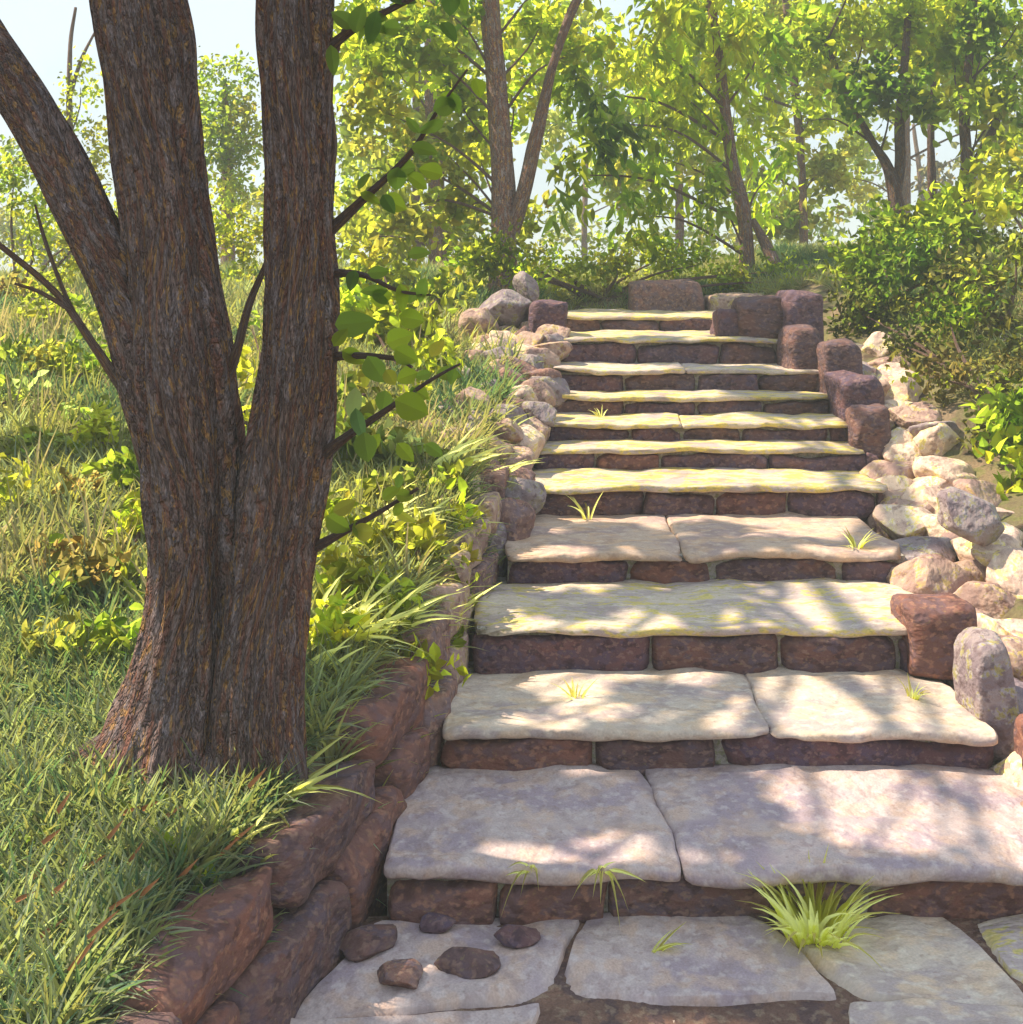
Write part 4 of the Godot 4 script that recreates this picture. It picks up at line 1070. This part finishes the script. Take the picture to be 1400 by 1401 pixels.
func build_plants() -> void:
	# in the joints of the steps
	tuft("grass_tuft", "biggest green grass tuft growing against the lowest riser", "plant", Vector3(0.99, 0.02, -4.02), 95, 0.25, 0.10, Vector3(0, 0, 0.1), [0, 1, 0, 1, 2], 0.022, "grass tufts in the joints of the steps")
	tuft("grass_tuft", "small bright tuft on the tread below the mauve slab", "plant", Vector3(1.83, 0.69, -6.55), 16, 0.15, 0.03, Vector3.ZERO, [0, 2], 0.016, "grass tufts in the joints of the steps")
	tuft("grass_tuft", "low tuft on the second tread near the upright stone", "plant", Vector3(1.73, 0.34, -5.3), 11, 0.12, 0.03, Vector3(0.2, 0, 0), [1, 0], 0.014, "grass tufts in the joints of the steps")
	tuft("grass_tuft", "tuft in the middle of the second tread towards the wall", "plant", Vector3(0.28, 0.34, -5.28), 12, 0.12, 0.03, Vector3(0.1, 0, 0), [1, 0, 4], 0.014, "grass tufts in the joints of the steps")
	tuft("grass_tuft", "spindly tuft below the fifth riser", "plant", Vector3(0.45, 0.697, -7.3), 8, 0.19, 0.03, Vector3(-0.1, 0, 0), [2, 0], 0.012, "grass tufts in the joints of the steps")
	tuft("grass_tuft", "tiny tuft high on the upper steps", "plant", Vector3(0.63, 1.127, -8.7), 8, 0.1, 0.03, Vector3.ZERO, [2, 0], 0.012, "grass tufts in the joints of the steps")
	tuft("grass_tuft", "dark blades hanging down over the lowest riser near the wall", "plant", Vector3(0.05, 0.19, -4.12), 7, 0.2, 0.03, Vector3(-0.5, -0.6, 0.9), [3, 1], 0.010, "grass tufts in the joints of the steps")
	tuft("grass_tuft", "green blades hanging down the middle of the lowest riser", "plant", Vector3(0.30, 0.19, -4.11), 12, 0.2, 0.02, Vector3(-0.1, -0.9, 0.9), [1, 3, 0], 0.012, "grass tufts in the joints of the steps")
	tuft("grass_tuft", "flat blades lying on the path in front of the steps", "plant", Vector3(0.46, 0.02, -3.92), 7, 0.13, 0.02, Vector3(0.9, -0.3, 0.2), [1, 0], 0.010, "grass tufts in the joints of the steps")
	# long arching leaves on the bank above the wall, reaching over it to the steps
	var g := "arching leaf clumps along the bank"
	var spots := [[600, 715, 6.9, 26, 0.42, [2, 5, 1], "arching yellow green clump beside the fourth riser"], [655, 700, 7.2, 18, 0.34, [1, 6, 4], "blue green arching leaves reaching over the edge of the steps"], [530, 790, 6.2, 28, 0.40, [2, 5, 0], "pale yellow arching clump halfway along the bank"], [590, 880, 5.7, 26, 0.34, [1, 0, 3], "deep green arching clump beside the third riser"], [510, 930, 5.2, 30, 0.36, [1, 0, 2], "green arching clump between the trunk and the second riser"], [450, 900, 5.1, 26, 0.40, [2, 0, 5], "yellow green blades rising close against the dark stem"], [430, 960, 4.9, 16, 0.3, [3, 1, 2], "dark blades at the foot of the dark stem"]]
	for s in spots:
		var at := P(s[0], s[1] + 30, s[2])
		at.y = ground_h(at.x, s[2])
		tuft("arching_plant", s[6], "plant", at, s[3], s[4], 0.12, Vector3(0.75, 0.0, 0.15), s[5], 0.022, g)
	tuft("arching_plant", "pale green leaves arching from the trunk foot over the dark wall", "plant", P(375, 1100, 4.02), 14, 0.3, 0.05, Vector3(0.9, -0.25, 0.2), [4, 1, 0], 0.02, g)
	tuft("arching_plant", "blue green leaf clump in front of the dark stem", "plant", on_ground(320, 1150), 12, 0.2, 0.06, Vector3(0.1, 0, 0.2), [6, 3], 0.026, g)
	# sprouts with broad bright leaves in the near grass
	var names := ["lime sprout nearest the root of the thick stem", "lime sprout in front of the tree between two others", "sprout with a blue green tip in the middle of the near grass", "sprout closest to the dark wall in the near grass", "sprout at the edge of the picture in the near grass", "dark green sprout beside the sprout at the edge of the picture", "small sprout lowest in the near grass"]
	var k := 0
	for s in [[140, 1120, 2, 0.12], [195, 1140, 2, 0.13], [240, 1190, 0, 0.14], [283, 1225, 0, 0.13], [45, 1175, 0, 0.10], [82, 1160, 6, 0.11], [265, 1260, 1, 0.1]]:
		var at := on_ground(s[0], s[1])
		var t := thing("leafy_sprout", at, names[k], "plant", "broad leaved sprouts in the near grass")
		k += 1
		for i in 5:
			var o := part("leaf", leaf_meshes[rng.randi() % 2], blade_mat(s[2] if i < 3 else pick([1, 6, 0])), t)
			var a := rr(0, TAU)
			var dir := Vector3(cos(a) * 0.7, 1.0, sin(a) * 0.7).normalized()
			var x := dir.cross(Vector3(rr(-0.5, 0.5), 0.2, 1)).normalized()
			var l: float = s[3] * rr(0.55, 0.9)
			o.transform = Transform3D(Basis(x * l, dir * l, x.cross(dir) * l), Vector3(cos(a), 0, sin(a)) * 0.01 + Vector3(0, 0.02, 0))
	# orange fallen leaves on the near bank
	var dead := StandardMaterial3D.new()
	dead.albedo_color = lin(0.36, 0.13, 0.04)
	dead.roughness = 0.8
	dead.cull_mode = BaseMaterial3D.CULL_DISABLED
	for s in [[165, 1155], [78, 1170], [57, 1210], [148, 1205], [110, 1240], [38, 1248], [175, 1222], [245, 1248], [68, 1285], [150, 1300], [190, 1283], [50, 1330], [215, 1375], [285, 1320], [300, 1240], [195, 1152], [225, 1158], [315, 1215], [120, 1350], [20, 1290], [95, 1390], [340, 1130], [265, 1350]]:
		var at := on_ground(s[0], s[1])
		var t := thing("dry_blade", at, "dry orange blade lying slanted in the near grass of the bank", "dry blade", "dry orange blades in the near grass")
		for i in 1:
			var o := part("blade", pick(blade_meshes), dead, t)
			var dir := Vector3(rr(0.5, 1), rr(0.4, 0.9), rr(-0.3, 0.3)).normalized()
			var x := dir.cross(Vector3(0.2, 0.4, 1)).normalized()
			var l := rr(0.06, 0.10)
			o.transform = Transform3D(Basis(x * rr(0.012, 0.018), dir * l, x.cross(dir) * l), Vector3(0, rr(0.07, 0.12), 0))

func build_grass() -> void:
	var st := SurfaceTool.new()
	st.begin(Mesh.PRIMITIVE_TRIANGLES)
	var r := RandomNumberGenerator.new()
	r.seed = 77
	for i in 11:
		var a := r.randf() * TAU
		var up := (Vector3.UP + Vector3(cos(a), 0, sin(a)) * r.randf_range(0.15, 0.8)).normalized()
		var back := -Vector3(cos(a), 0, sin(a))
		back = (back - up * back.dot(up)).normalized()
		var h := r.randf_range(0.5, 1.1)
		var x := up.cross(back)
		st.append_from(blade_meshes[i % 4], 0, Transform3D(Basis(x * 0.075, up * h, back * h), Vector3(cos(a), 0, sin(a)) * r.randf() * 0.22))
	var clump := st.commit()
	var g := [Color(0.26, 0.31, 0.17), Color(0.38, 0.38, 0.20), Color(0.48, 0.48, 0.17), Color(0.16, 0.27, 0.17), Color(0.50, 0.42, 0.31), Color(0.40, 0.47, 0.33)]
	for zone in [[-2.6, -0.75, 2.3, 5.2, 6500, "near_grass", "lush green grass on the near bank under the big tree", 0.15], [-6.0, 0.0, 5.2, 9.5, 9000, "meadow_grass", "olive meadow grass on the bank behind the big tree", 0.21], [-9.0, 0.4, 9.5, 17.0, 8000, "far_grass", "yellow green grass at the far end of the meadow", 0.2], [2.5, 6.5, 4.0, 13.0, 6000, "bank_grass", "short shaded grass on the bank beyond the boulders", 0.13], [0.3, 4.5, 12.3, 16.0, 3200, "crest_grass", "bright grass behind the landing", 0.14], [-1.15, 0.1, 4.3, 7.6, 2600, "edge_grass", "grass hanging over the edge of the low dark wall", 0.17], [-5.5, -0.4, 4.6, 11.0, 450, "dry_grass", "tall dry grass stalks standing in the meadow bank", 0.42]]:
		var where := []
		var tints := []
		for i in zone[4]:
			var x := rr(zone[0], zone[1])
			var d := rr(zone[2], zone[3])
			if x > table(T_XL, d) - 0.08 and x < table(T_XR, d) + 0.75 and d < 12.3:
				continue
			var patch := nz.get_noise_2d(x * 45.0 + 300.0, d * 45.0)
			var k := 0
			if zone[5] == "near_grass": k = pick([0, 5, 5, 3, 1, 0])
			elif patch > 0.18: k = pick([2, 1, 5])
			elif patch > 0.0: k = pick([1, 1, 0, 4])
			elif patch > -0.15: k = pick([0, 5, 1])
			else: k = pick([3, 0, 3])
			var s: float = zone[7] * rr(0.6, 1.35)
			where.append(Transform3D(Basis(Vector3.UP, rr(0, TAU)) * Basis(Vector3.FORWARD, rr(0.0, 0.4)) * Basis.from_scale(Vector3(s * (0.35 if zone[5] == "dry_grass" else 1.0), s * rr(0.7, 1.2), s * (0.35 if zone[5] == "dry_grass" else 1.0))), Vector3(x, ground_h(x, d) - 0.01, -d)))
			if zone[5] == "dry_grass": k = pick([4, 4, 2, 1])
			var v := rr(0.8, 1.25)
			tints.append(Color(g[k].r * v, g[k].g * v, g[k].b * v))
		tag(swarm(zone[5], clump, mats["grass"], where, tints, self), zone[6], "grass", "", "stuff")
